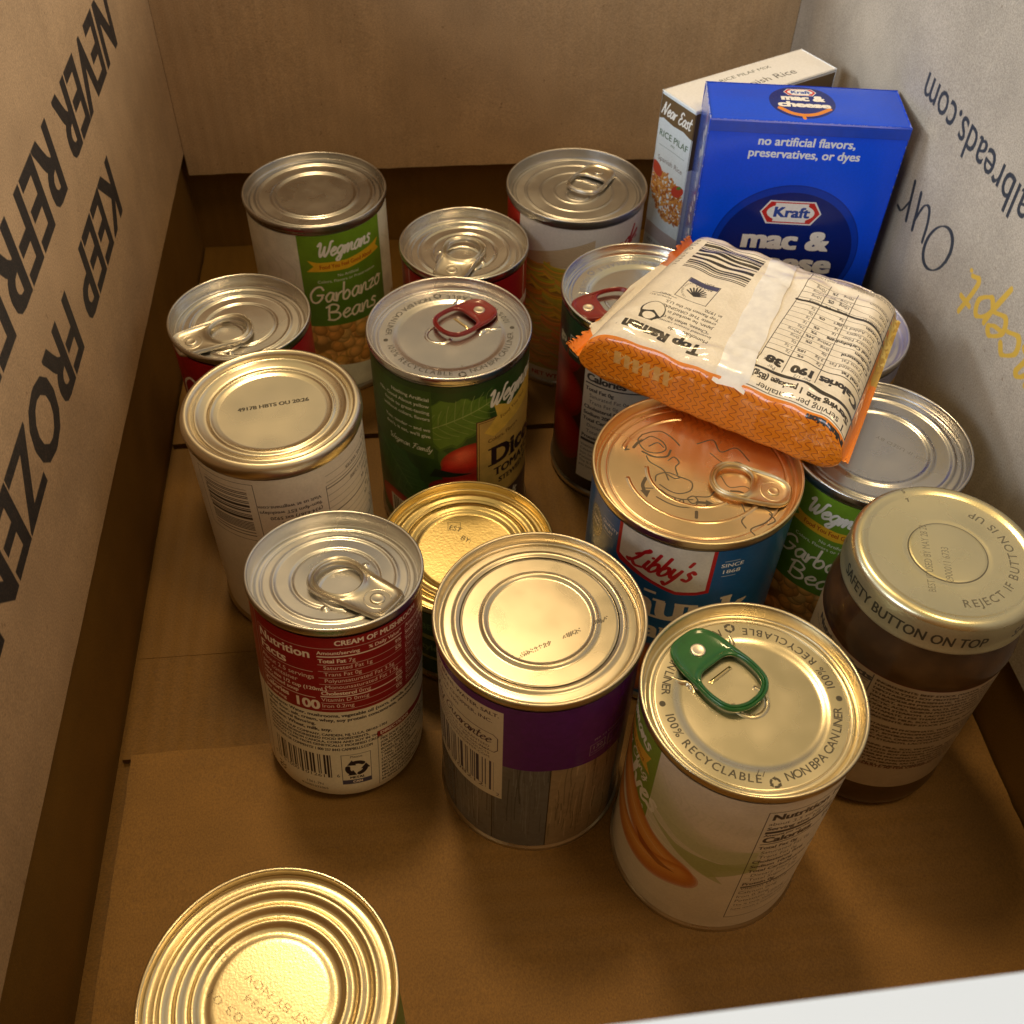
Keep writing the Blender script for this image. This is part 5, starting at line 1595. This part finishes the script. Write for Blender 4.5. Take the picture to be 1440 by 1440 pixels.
# ------------------------------------------------------------------ cartons
def carton(name, label, loc, yaw, W_, D_, H_, faces, edge=.8, rough=.3, group=None, body=(.5, .5, .5), coat=.15):
    """faces: dict front/left/top/right/back -> Cv (mm canvases 0..W, 0..H); card sheets with worn, slightly bowed faces and folded lid"""
    e = empty(name, loc, label, 'box', group, (0, 0, yaw))
    base = paint(name + '_board', body, .4, .1)
    def pane(nm, P0, ux, uy, w_, h_, cv, bow):
        nx_, ny_ = 14, 22
        ux, uy = Vector(ux), Vector(uy)
        nn = ux.cross(uy)
        V, F_, uv = [], [], []
        r = random.Random(hash(nm) % 1000 if False else len(nm) * 7 + int(w_))
        ph = r.uniform(0, 6)
        for jj in range(ny_ + 1):
            for ii in range(nx_ + 1):
                s, t = ii / nx_, jj / ny_
                e_ = min(s, 1 - s, t, 1 - t)
                b_ = bow * math.sin(PI * s) * math.sin(PI * t) + .25 * math.sin(s * 7 + ph) * math.sin(t * 9) * min(1, e_ * 6)
                # rounded fold towards the edges
                rd = -edge * max(0, 1 - min(s * w_, (1 - s) * w_, t * h_, (1 - t) * h_) / edge) ** 2 * .5
                p = Vector(P0) + ux * (s * w_) + uy * (t * h_) + nn * (b_ + rd)
                V.append(tuple(p))
        for jj in range(ny_):
            for ii in range(nx_):
                q = [(ii, jj), (ii + 1, jj), (ii + 1, jj + 1), (ii, jj + 1)]
                F_.append([b * (nx_ + 1) + a for a, b in q])
                uv += [(a / nx_, b / ny_) for a, b in q]
        m = printed(name + '_' + nm, cv.image(nm + '_print'), rough=rough, coat=coat) if cv else base
        mesh_obj(nm, V, F_, m, e, uvs=uv)
    pane('front_panel', (0, 0, 0), (1, 0, 0), (0, 0, 1), W_, H_, faces.get('front'), .5)
    pane('side_panel', (0, D_, 0), (0, -1, 0), (0, 0, 1), D_, H_, faces.get('left'), .4)
    pane('side_panel', (W_, 0, 0), (0, 1, 0), (0, 0, 1), D_, H_, faces.get('right'), .4)
    pane('back_panel', (W_, D_, 0), (-1, 0, 0), (0, 0, 1), W_, H_, faces.get('back'), .4)
    pane('top_flap', (0, 0, H_), (1, 0, 0), (0, 1, 0), W_, D_, faces.get('top'), .6)
    pane('bottom_flap', (0, D_, 0), (1, 0, 0), (0, -1, 0), W_, D_, None, 0)
    return e
BLU = (.003, .085, .93)
NAVY = (.003, .018, .20)
cf = Cv(0, 0, 92, 178, 10, BLU)
cf.ell(47, 110, 37, 37, (.003, .03, .36), n=90); cf.ell(47, 110, 36.4, 36.4, (.003, .045, .50), n=90); cf.ell(47, 109, 34, 34, NAVY, n=90)
cf.text('no artificial flavors,', 46, 166.4, 4.2, (.80, .86, .95), bold=.35, al='c', fit=45)
cf.text('preservatives, or dyes', 46, 160.4, 4.2, (.80, .86, .95), bold=.35, al='c', fit=52)
def kraft(c, x, y, s, clear=True):
    def oct_(w_, h_, k_):
        return [(x - w_ * s, y), (x - (w_ - k_) * s, y + h_ * s), (x + (w_ - k_) * s, y + h_ * s), (x + w_ * s, y), (x + (w_ - k_) * s, y - h_ * s), (x - (w_ - k_) * s, y - h_ * s)]
    c.poly(oct_(15, 6.4, 4), (.80, .82, .86)); c.poly(oct_(14.2, 5.7, 3.8), (.58, .02, .02))
    c.ell(x, y, 11.6 * s, 5.1 * s, (.85, .86, .88)); c.rect(x - 8 * s, y - 5.1 * s, x + 8 * s, y + 5.1 * s, (.85, .86, .88))
    c.text('Kraft', x, y - 2.6 * s, 5.4 * s, (.01, .06, .38), bold=.75 * s, al='c', fit=17.5 * s)
kraft(cf, 46.5, 132, 1.0)
OWT = (.90, .88, .84)
def fat(c, t, x, y, h_, col, fit, b_):
    c.text(t, x, y, h_, (.002, .012, .12), bold=b_ * 1.3, al='c', fit=fit * 1.01); c.text(t, x, y + .3, h_, col, bold=b_, al='c', fit=fit)
fat(cf, 'mac &', 46, 111.0, 10.5, OWT, 43, 1.7)
fat(cf, 'cheese', 46, 98.0, 10.5, OWT, 51, 1.7)
cf.stroke([(24, 92), (36, 84), (52, 82), (66, 88)], 5.0, (.80, .30, .02))
cf.text('ORIGINAL FLAVOR', 46, 70, 4, OWT, bold=.4, al='c')
for i in range(40):
    r = random.Random(i)
    x = 46 + r.uniform(-34, 34); y = r.uniform(4, 56)
    cf.stroke([(x - 5, y), (x, y + 4), (x + 5, y - 1)], 4.4, (.70, .28, .02)); cf.stroke([(x - 5, y + .6), (x, y + 4.8), (x + 5, y - .2)], 1.4, (.9, .5, .08))
ct = Cv(0, 0, 92, 37, 11, (.004, .075, .76))
ct.ell(44, 19, 15.5, 15.5, NAVY, n=60)
kraft(ct, 44, 28.6, .52)
fat(ct, 'mac &', 44, 20, 4.8, OWT, 20, 1.0); fat(ct, 'cheese', 44, 13.6, 4.8, OWT, 24, 1.0)
ct.stroke([(33, 12.5), (38, 8), (44, 6.4), (50, 8), (56, 12.8)], 2.4, (.72, .25, .03)); ct.stroke([(43, 6.5), (43.5, 3.5)], 1.6, (.72, .25, .03))
_r = random.Random(11)
for _c, _w, _h in ((cf, 92, 178), (ct, 92, 37)):
    for q in range(150):
        sd = _r.randrange(4)
        t = _r.random()
        x, y = [(t * _w, _h - .15), (t * _w, .15), (.15, t * _h), (_w - .15, t * _h)][sd]
        if _r.random() < .5:
            x = min(_w, max(0, x * (1 if sd < 2 else 1)))
        k1 = _r.uniform(.15, .5) * (2.2 if min(x, _w - x) < 3 and min(y, _h - y) < 3 else 1)
        _c.ell(x, y, k1 * (1.8 if sd < 2 else .7), k1 * (.7 if sd < 2 else 1.8), (.55, .62, .78), al=.6, n=8)
cside = Cv(0, 0, 37.3, 178, 8, (.05, .10, .42))
r = random.Random(4)
for i in range(34):
    y = 8 + i * 5
    cside.ell(26 + r.uniform(-3, 4), y, r.uniform(1.5, 4), r.uniform(1.2, 3), r.choice([(.75, .76, .82), (.3, .2, .4), (.6, .6, .7)]), rot=r.random())
mac = carton('macaroni_box', 'bright blue macaroni and cheese box standing upright in the back right corner', (281.0, -186.2, 0), math.radians(-9.6), 91.8, 37.3, 178, dict(front=cf, top=ct, left=cside), body=(.004, .05, .45), rough=.22, coat=.35)
# folded tuck edge of the lid along the front
mesh_obj('lid_fold', [(.3, -.75, 177.6), (91.5, -.75, 177.6), (91.5, -.9, 172.5), (.3, -.9, 172.5), (.3, -.15, 178.15), (91.5, -.15, 178.15)], [(3, 2, 1, 0), (0, 1, 5, 4)], paint('lid_fold_blue', (.004, .05, .50), .3, .3), mac, smooth=False)

# rice pilaf carton
cl_ = Cv(0, 0, 27.2, 165, 12, (.72, .80, .84))
cl_.grain(.02, 8)
cl_.poly([(0, 163), (27.2, 163), (27.2, 149.5), (20, 151.2), (12, 150.6), (4, 151.8), (0, 150.4)], (.16, .10, .045))
cl_.script('Near East', 1.6, 153.8, 3.6, (.90, .88, .82), .8, slant=.25, fit=23, rise=.0)
cl_.text('RICE PILAF', 13.6, 142.2, 3.4, (.05, .13, .06), al='c', fit=23, bold=.1); cl_.text('MIX', 13.6, 139.6, 1.3, (.05, .13, .06), al='c')
cl_.rect(3, 137.4, 24, 137.65, (.2, .3, .3))
cl_.text('Spanish Rice', 13.6, 129.4, 2.7, (.15, .12, .12), al='c', fit=20)
for q in range(500):
    r = random.Random(q)
    a_, rr2 = r.uniform(0, 2 * PI), r.uniform(0, 1) ** .5
    x, y = 14 + 15 * rr2 * math.cos(a_), 112 + 12.5 * rr2 * math.sin(a_) - .3 * (14 + 15 * rr2 * math.cos(a_) - 14)
    cl_.ell(x, y, 1.3, .55, r.choice([(.60, .25, .05), (.48, .16, .03), (.70, .34, .08), (.36, .10, .02), (.64, .30, .06)]), rot=r.uniform(0, 3))
cl_.ell(4, 124, 5, 3.4, (.52, .05, .02), rot=-.5); cl_.ell(22, 119, 5, 3, (.55, .06, .03), rot=.6); cl_.ell(23, 121.5, 2, .8, (.1, .25, .04), rot=.6)
cl_.rect(0, 20, 27.2, 92, (.62, .62, .60)); cl_.rect(0, 84, 27.2, 92, (.30, .10, .10), .4)
for i in range(9):
    cl_.text(['NET WT 6.75 OZ', 'Directions', 'Combine rice', 'and water', 'simmer covered', '25 minutes', 'fluff and serve', 'no artificial', 'flavors'][i], 3, 80 - i * 6, 2, INK)
cto = Cv(0, 0, 94, 27.2, 11, (.80, .80, .80))
cto.text('RICE PILAF MIX', 47, 17.5, 2.6, (.1, .12, .1), al='c', fit=34); cto.text('Spanish Rice', 51, 6.5, 4.6, (.1, .1, .1), al='c', fit=42)
cfr = Cv(0, 0, 94, 165, 7, (.80, .80, .78))
cfr.poly([(0, 163), (94, 163), (94, 128), (60, 132), (30, 130), (0, 133)], (.16, .10, .045)); cfr.script('Near East', 12, 140, 10, LW, 2.2, fit=70)
rice = carton('rice_box', 'white rice pilaf box standing at an angle behind the blue box', (283.6, -154.6, 0), math.radians(26.3), 94, 27.2, 165, dict(left=cl_, top=cto, front=cfr), body=(.78, .78, .76), rough=.38, coat=.05)

# ------------------------------------------------------------------ noodle packet
pk = empty('noodle_packet', (284.5, -283.5, 126.3), 'orange and cream instant noodle packet lying upside down across the can tops', 'packet', None, (math.radians(2.2), 0.0, math.radians(-37.6)))
A, Bw, Th = 53.5, 44.5, 16.0       # half length of the body, half width, half thickness
FIN, FR = 5.0, 2.5
NS, NT = 150, 132
perim = 2 * (2 * Bw + 2 * Th) * .94
cr2 = random.Random(6)
wr = [(cr2.uniform(0, PI), cr2.uniform(.12, .5), cr2.uniform(0, 6), cr2.uniform(.12, .38)) for _ in range(16)]
def pk_section(s):
    """half height and half width at s (mm along the length)"""
    e = max(0.0, (abs(s) - (A - 13)) / 13)
    if abs(s) >= A:
        hh = .35
    else:
        hh = .35 + (Th - .35) * math.sqrt(max(0, 1 - e ** 2.2))
    ww = Bw + (Th * .16) * min(1, e ** 1.5) * (1 if abs(s) < A + FIN else 1)
    return hh, ww
V, uvs_, F_ = [], [], []
ss = np.concatenate([np.linspace(-A - FIN, -A, 9)[:-1], np.linspace(-A, A, NS - 16), np.linspace(A, A + FR, 6)[1:]])
NSn = len(ss)
# arc coordinate: 0 at the top centre, positive towards +t
nn = 7.5
th_s = np.linspace(-PI, PI, NT + 1)
cosf = lambda v, p_: math.copysign(abs(v) ** p_, v)
base_loop = [(cosf(math.sin(a), 2 / nn), cosf(math.cos(a), 2 / 5.0)) for a in th_s]
# arc-length v from the mid section
pts = np.array([(Bw * x, Th * y) for x, y in base_loop])
seg_ = np.hypot(*np.diff(pts, axis=0).T); arc = np.concatenate([[0], np.cumsum(seg_)]); mid = arc[NT // 2]
arc = arc - mid
PER = arc[-1]
for i, s in enumerate(ss):
    hh, ww = pk_section(s)
    inb = max(0, 1 - (abs(s) / A) ** 6)
    for k_, (x, y) in enumerate(base_loop):
        X, Y = ww * x, hh * y
        wv = 0
        for a_, fr, ph, am in wr:
            wv += am * math.sin(fr * (s * math.cos(a_) + X * math.sin(a_)) + ph)
        nood = .46 * math.sin(.9 * X + 1.3 * math.sin(.16 * s + .05 * X) + .8 * math.sin(.31 * s)) + .25 * math.sin(.55 * X - .2 * s)
        # pulled creases running in from the seals
        cre = .55 * math.sin(.42 * X + 2 * math.sin(.11 * X)) * max(0, (abs(s) - 28) / 29) ** 1.6
        edge_c = .5 * math.sin(.5 * s + 1.2 * math.sin(.13 * s)) * abs(x) ** 8
        f_ = inb * (.45 * wv + nood * max(0, y) * (1 - abs(x) ** 4) + cre * 1.2)
        Z = Y + (f_ if y > 0 else f_ * .3)
        if abs(s) > A - 1:
            u_ = (abs(s) - A) / FIN
            Z += 1.3 * math.sin(X * .13 + (1 if s > 0 else 2.4)) * max(0, u_ + .1) + (4.5 * max(0, u_) ** 1.3 if s < 0 else -1.5 * max(0, u_)) + .18 * (1 if int(abs(s) * 1.3) % 2 else -1)
        sx_ = s + (.9 * (1 if (k_ % 4) < 2 else -.6) if (s < -A - FIN + .3) else 0) + edge_c * .3 * inb
        X += edge_c * inb * .8
        if s < -A + 6:     # left seal pulled in at its corners
            X *= 1 + .03 * ((-A + 6 - s) / 10)
        V.append((sx_ * (1 - .085 * X / Bw), X, Z))
        
for i in range(NSn - 1):
    for k_ in range(NT):
        q = [(i, k_), (i + 1, k_), (i + 1, k_ + 1), (i, k_ + 1)]
        F_.append([a * (NT + 1) + b for a, b in q][::-1])
        uvs_ += [((ss[a] + A + FIN) / (2 * (A + FIN)), (arc[b] - 3.8 + PER) / (2 * PER)) for a, b in q][::-1]
OR = (.86, .25, .008)
cp = Cv(-A - FIN, -PER, A + FIN, PER, 10, OR)
# noodle picture peeping round the far right corner
cp.rect(26, 44, A + 2, PER, (.55, .34, .05)); cp.rect(A - .5, -4, A + 4, 60, (.55, .36, .05))
for k_ in range(60):
    r = random.Random(k_)
    x, y = r.uniform(44, A + 4), r.uniform(0, 90)
    cp.stroke([(x, y), (x + 3, y + 5), (x - 1, y + 10), (x + 2, y + 15)], 1.1, r.choice([(.75, .55, .10), (.50, .30, .04), (.82, .66, .2)]))
# wavy line pattern
def waves(x0, x1, y0, y1):
    x = x0
    while x < x1:
        P = [(x + 1.1 * math.sin(q * 1.3) , y0 + q * .9) for q in range(int((y1 - y0) / .9))]
        cp.stroke(P, .34, (.36, .05, .006), al=.9)
        x += 3.0
CRM = (.86, .80, .70)
def wpoly(y0, y1, x0, x1, c_):
    cp.rect(x0, y0, x1, y1, c_)
TOPE, BOTE = 41.5, -46.0
waves(-A - 2, A + 6, -PER, BOTE)
wpoly(BOTE, TOPE, -A + 1, A - 1.5, CRM)
cp.poly([(-A + 2, 30), (-A + 2, -38), (-A - FIN, -33), (-A - FIN, 26)], CRM); cp.poly([(-A - 1, 22), (-A + 6, TOPE + 2), (-A - FIN, TOPE + 2), (-A - FIN, 18)], (.62, .17, .05), .85)
for q in range(6):
    cp.rect(-40 + q * 4.2, -59 - .2 * q, -37.4 + q * 4.2, -52.5, (.78, .42, .12)); cp.stroke([(-39 + q * 4.2, -58), (-36 + q * 4.2, -54)], .7, (.80, .46, .16))
UP = PI
BK = (.025, .02, .02)
def ut(t, x, y, h_, **k2):
    cp.text(t, x, y, h_, BK, rot=UP, **k2)
# big name: baseline nearest the top of the print since it is inverted
roman_w = 33.0
ut('Top Ramen', -9.8, -36.6, 5.2, bold=.95, fit=roman_w); cp.text('\u00ae' if False else 'o', -44.4, -39.0, .9, BK, rot=UP)
for i, q in enumerate(['Momofuku Ando', 'invented instant ramen.', '"Cheese, when he created', 'Japan, he worked in', 'create THE ORIGINAL', 'Top Ramen for the U.S.', 'in 1970.']):
    ut(q, -9 if i < 2 else -11, -32.0 + i * 3.0, 1.75, bold=.05)
# round portrait mark reduced to a plain roundel
cp.ell(-36.2, -26.0, 5.0, 6.2, BK, rot=.3); cp.ell(-36.2, -25.6, 4.4, 5.5, CRM, rot=.3); cp.poly([(-40.5, -28), (-36, -25.5), (-31.8, -28.4), (-33.5, -32), (-39.5, -32)], BK); cp.ell(-36.2, -29.4, 2.6, 2.4, CRM)
cp.text('MOMOFUKU', -33.5, -15.0, 1.2, BK, rot=UP); cp.text('ANDO', -34.8, -13.2, 1.2, BK, rot=UP); cp.rect(-43, -14.2, -32, -13.9, BK)
cp.frame(-34, -12.5, -19.5, 2.4, .3, BK); cp.rect(-33.6, -.8, -19.9, 2.1, (.06, .06, .16))
for q in range(9):
    a_ = PI * (.08 + .84 * q / 8)
    cp.stroke([(-26.8, -8.4), (-26.8 - 4.4 * math.cos(a_), -8.4 + 6.0 * math.sin(a_) * .9 + .6)], .75, BK, smooth=False)
cp.ring('CERTIFIED SUSTAINABLE PALM OIL', -26.8, -5.4, 6.4, 4.3, .9, BK)
ut('MIXED', -22, -.2, 1.8); ut('RSPO', -23, 3.4, 1.3)
cp.barcode(-42, 9, -11.5, 33, BK, vertical=False, seed=55, unit=.55)
for q, ch in enumerate('70662 01003'):
    cp.text(ch, -45.4, 9.5 + q * 2.3, 2.1, BK, rot=PI / 2)
cp.text('MEDIUM', -47.8, 22, 1.2, BK, rot=PI / 2)
# nutrition panel
x0, x1 = 11.0, A - 1.4
cp.frame(x0, BOTE + .6, x1, TOPE - 7, .3, BK)
ut('Nutrition', x1 - .5, -47.2, 2.6, bold=.6, fit=15)
ut('1 serving per container', x1 - 1.5, -42.4, 2.8, bold=.08, fit=35)
ut('Serving size', x1 - 1.5, -38.3, 2.7, bold=.4, fit=17)
ut('1 package (85g)', x0 + 21, -38.0, 2.7, bold=.35, fit=20)
cp.stroke([(x0, -35.2), (x0 + 14, -34.4), (x0 + 30, -36.0), (x1, -35.4)], 1.6, BK)
ut('Calories', x1 - .8, -27.2, 4.3, bold=.6, fit=16)
ut('190', 33.2, -27.0, 4.4, bold=.8, fit=9.2); ut('38', 20.2, -27.0, 4.4, bold=.8, fit=6.5)
ut('Per 1/2', 33, -32.0, 1.6); ut('Package', 33, -29.9, 1.6); ut('Per', 19, -32.0, 1.6); ut('Serving', 20, -29.9, 1.6)
cp.rect(x0, -23.6, x1, -23.1, BK)
cp.rect(34.4, -33, 34.7, 30, BK); cp.rect(21.6, -33, 21.9, 30, BK)
rows = ['Total Fat', '  Saturated Fat', '  Trans Fat', 'Cholesterol', 'Sodium', 'Total Carbohydrate', '  Dietary Fiber', '  Total Sugars', '   Incl. Added Sugars', 'Protein', 'Vitamin D', 'Calcium', 'Iron', 'Potassium']
va = ['7g', '3.5g', '0g', '0mg', '790mg', '26g', '1g', '1g', '0g', '5g', '0mcg', '10mg', '1.7mg', '70mg']
for i, q in enumerate(rows):
    y = -20.6 + i * 3.5 + (1.2 if i > 9 else 0)
    bd = not q.startswith(' ')
    ut(q, x1 - 1.2, y, 1.75, bold=.22 if bd and i < 10 else .04)
    ut(va[i], 33.8, y, 1.6, bold=.05); ut(['9%', '18%', '', '0%', '34%', '9%', '4%', '', '0%', '', '0%', '0%', '8%', '2%'][i], 26.4, y, 1.6, bold=.12); ut(va[i], 21.0, y, 1.6)
    cp.stroke([(x0, y + .55), (x0 + 12, y + .85), (x0 + 26, y + .4), (x1, y + .7)], .2, BK)
cp.stroke([(x0, 13.9), (30, 14.6), (x1, 13.7)], 1.4, BK)
for i, q in enumerate(['*The % Daily Value (DV) tells you how much a nutrient in', 'a serving of food contributes to a daily diet. 2,000', 'calories a day is used for general nutrition advice.']):
    ut(q, x1 - 1, 33.5 + i * 2.3, 1.5, fit=42)
cp.grain(.02, 4)
mp_ = printed('packet_film', cp.image('packet_print'), rough=.33, coat=.85, bstr=.25, bscale=170)
_n = mp_.node_tree
_pb = _n.nodes['Principled BSDF']
_wn = N(_n, 'ShaderNodeTexNoise'); _wn.inputs['Scale'].default_value = 40
_tc2 = N(_n, 'ShaderNodeTexCoord'); _va = N(_n, 'ShaderNodeVectorMath', operation='MULTIPLY_ADD')
_va.inputs[1].default_value = (.022, .022, .022)
_n.links.new(_tc2.outputs['Object'], _wn.inputs['Vector'])
_n.links.new(_wn.outputs[1], _va.inputs[0]); _n.links.new(_tc2.outputs['Object'], _va.inputs[2])
_cr = N(_n, 'ShaderNodeTexVoronoi'); _cr.inputs['Scale'].default_value = 75; _cr.feature = 'F1'
_n.links.new(_va.outputs[0], _cr.inputs['Vector'])
_old = _pb.inputs['Normal'].links[0].from_socket
_b2 = N(_n, 'ShaderNodeBump'); _b2.inputs['Strength'].default_value = .35; _b2.inputs['Distance'].default_value = .0022
_n.links.new(_cr.outputs[0], _b2.inputs['Height']); _n.links.new(_old, _b2.inputs['Normal']); _n.links.new(_b2.outputs[0], _pb.inputs['Normal'])
bp_ = mp_.node_tree.nodes['Principled BSDF']; bp_.inputs['Coat Roughness'].default_value = .045
film = mesh_obj('film_wrapper', V, F_, mp_, pk, uvs=uvs_)
# back seam: a lapped strip of film down the middle
def top_z(s, X):
    i = int(np.argmin(abs(ss - s)))
    best = min(range(NT // 4, 3 * NT // 4), key=lambda k_: abs(V[i * (NT + 1) + k_][1] - X))
    return V[i * (NT + 1) + best][2]
SV, SF, n_s = [], [], 46
for q in range(n_s + 1):
    X = -Bw - 0.2 + (2 * Bw + .4) * q / n_s
    for w_ in range(7):
        s = .8 - .12 * X - 6.0 + 13.0 * w_ / 6 + .35 * math.sin(X * .3)
        zt = top_z(s, max(-Bw + 1, min(Bw - 1, X)))
        if abs(X) > Bw - 4:
            zt = zt
        SV.append((s * (1 - .085 * X / Bw), X * .985, zt + .5 + .3 * math.sin(w_ / 6 * PI) + (.1 * ((w_ * 7 + q * 3) % 3))))
for q in range(n_s):
    for w_ in range(6):
        SF.append((q * 7 + w_, q * 7 + w_ + 1, q * 7 + 8 + w_, q * 7 + 7 + w_))
mst = paint('seam_film', (.88, .88, .90), .22, .9)
mst.node_tree.nodes['Principled BSDF'].inputs['Alpha'].default_value = .86
mesh_obj('back_seam', SV, SF, mst, pk)
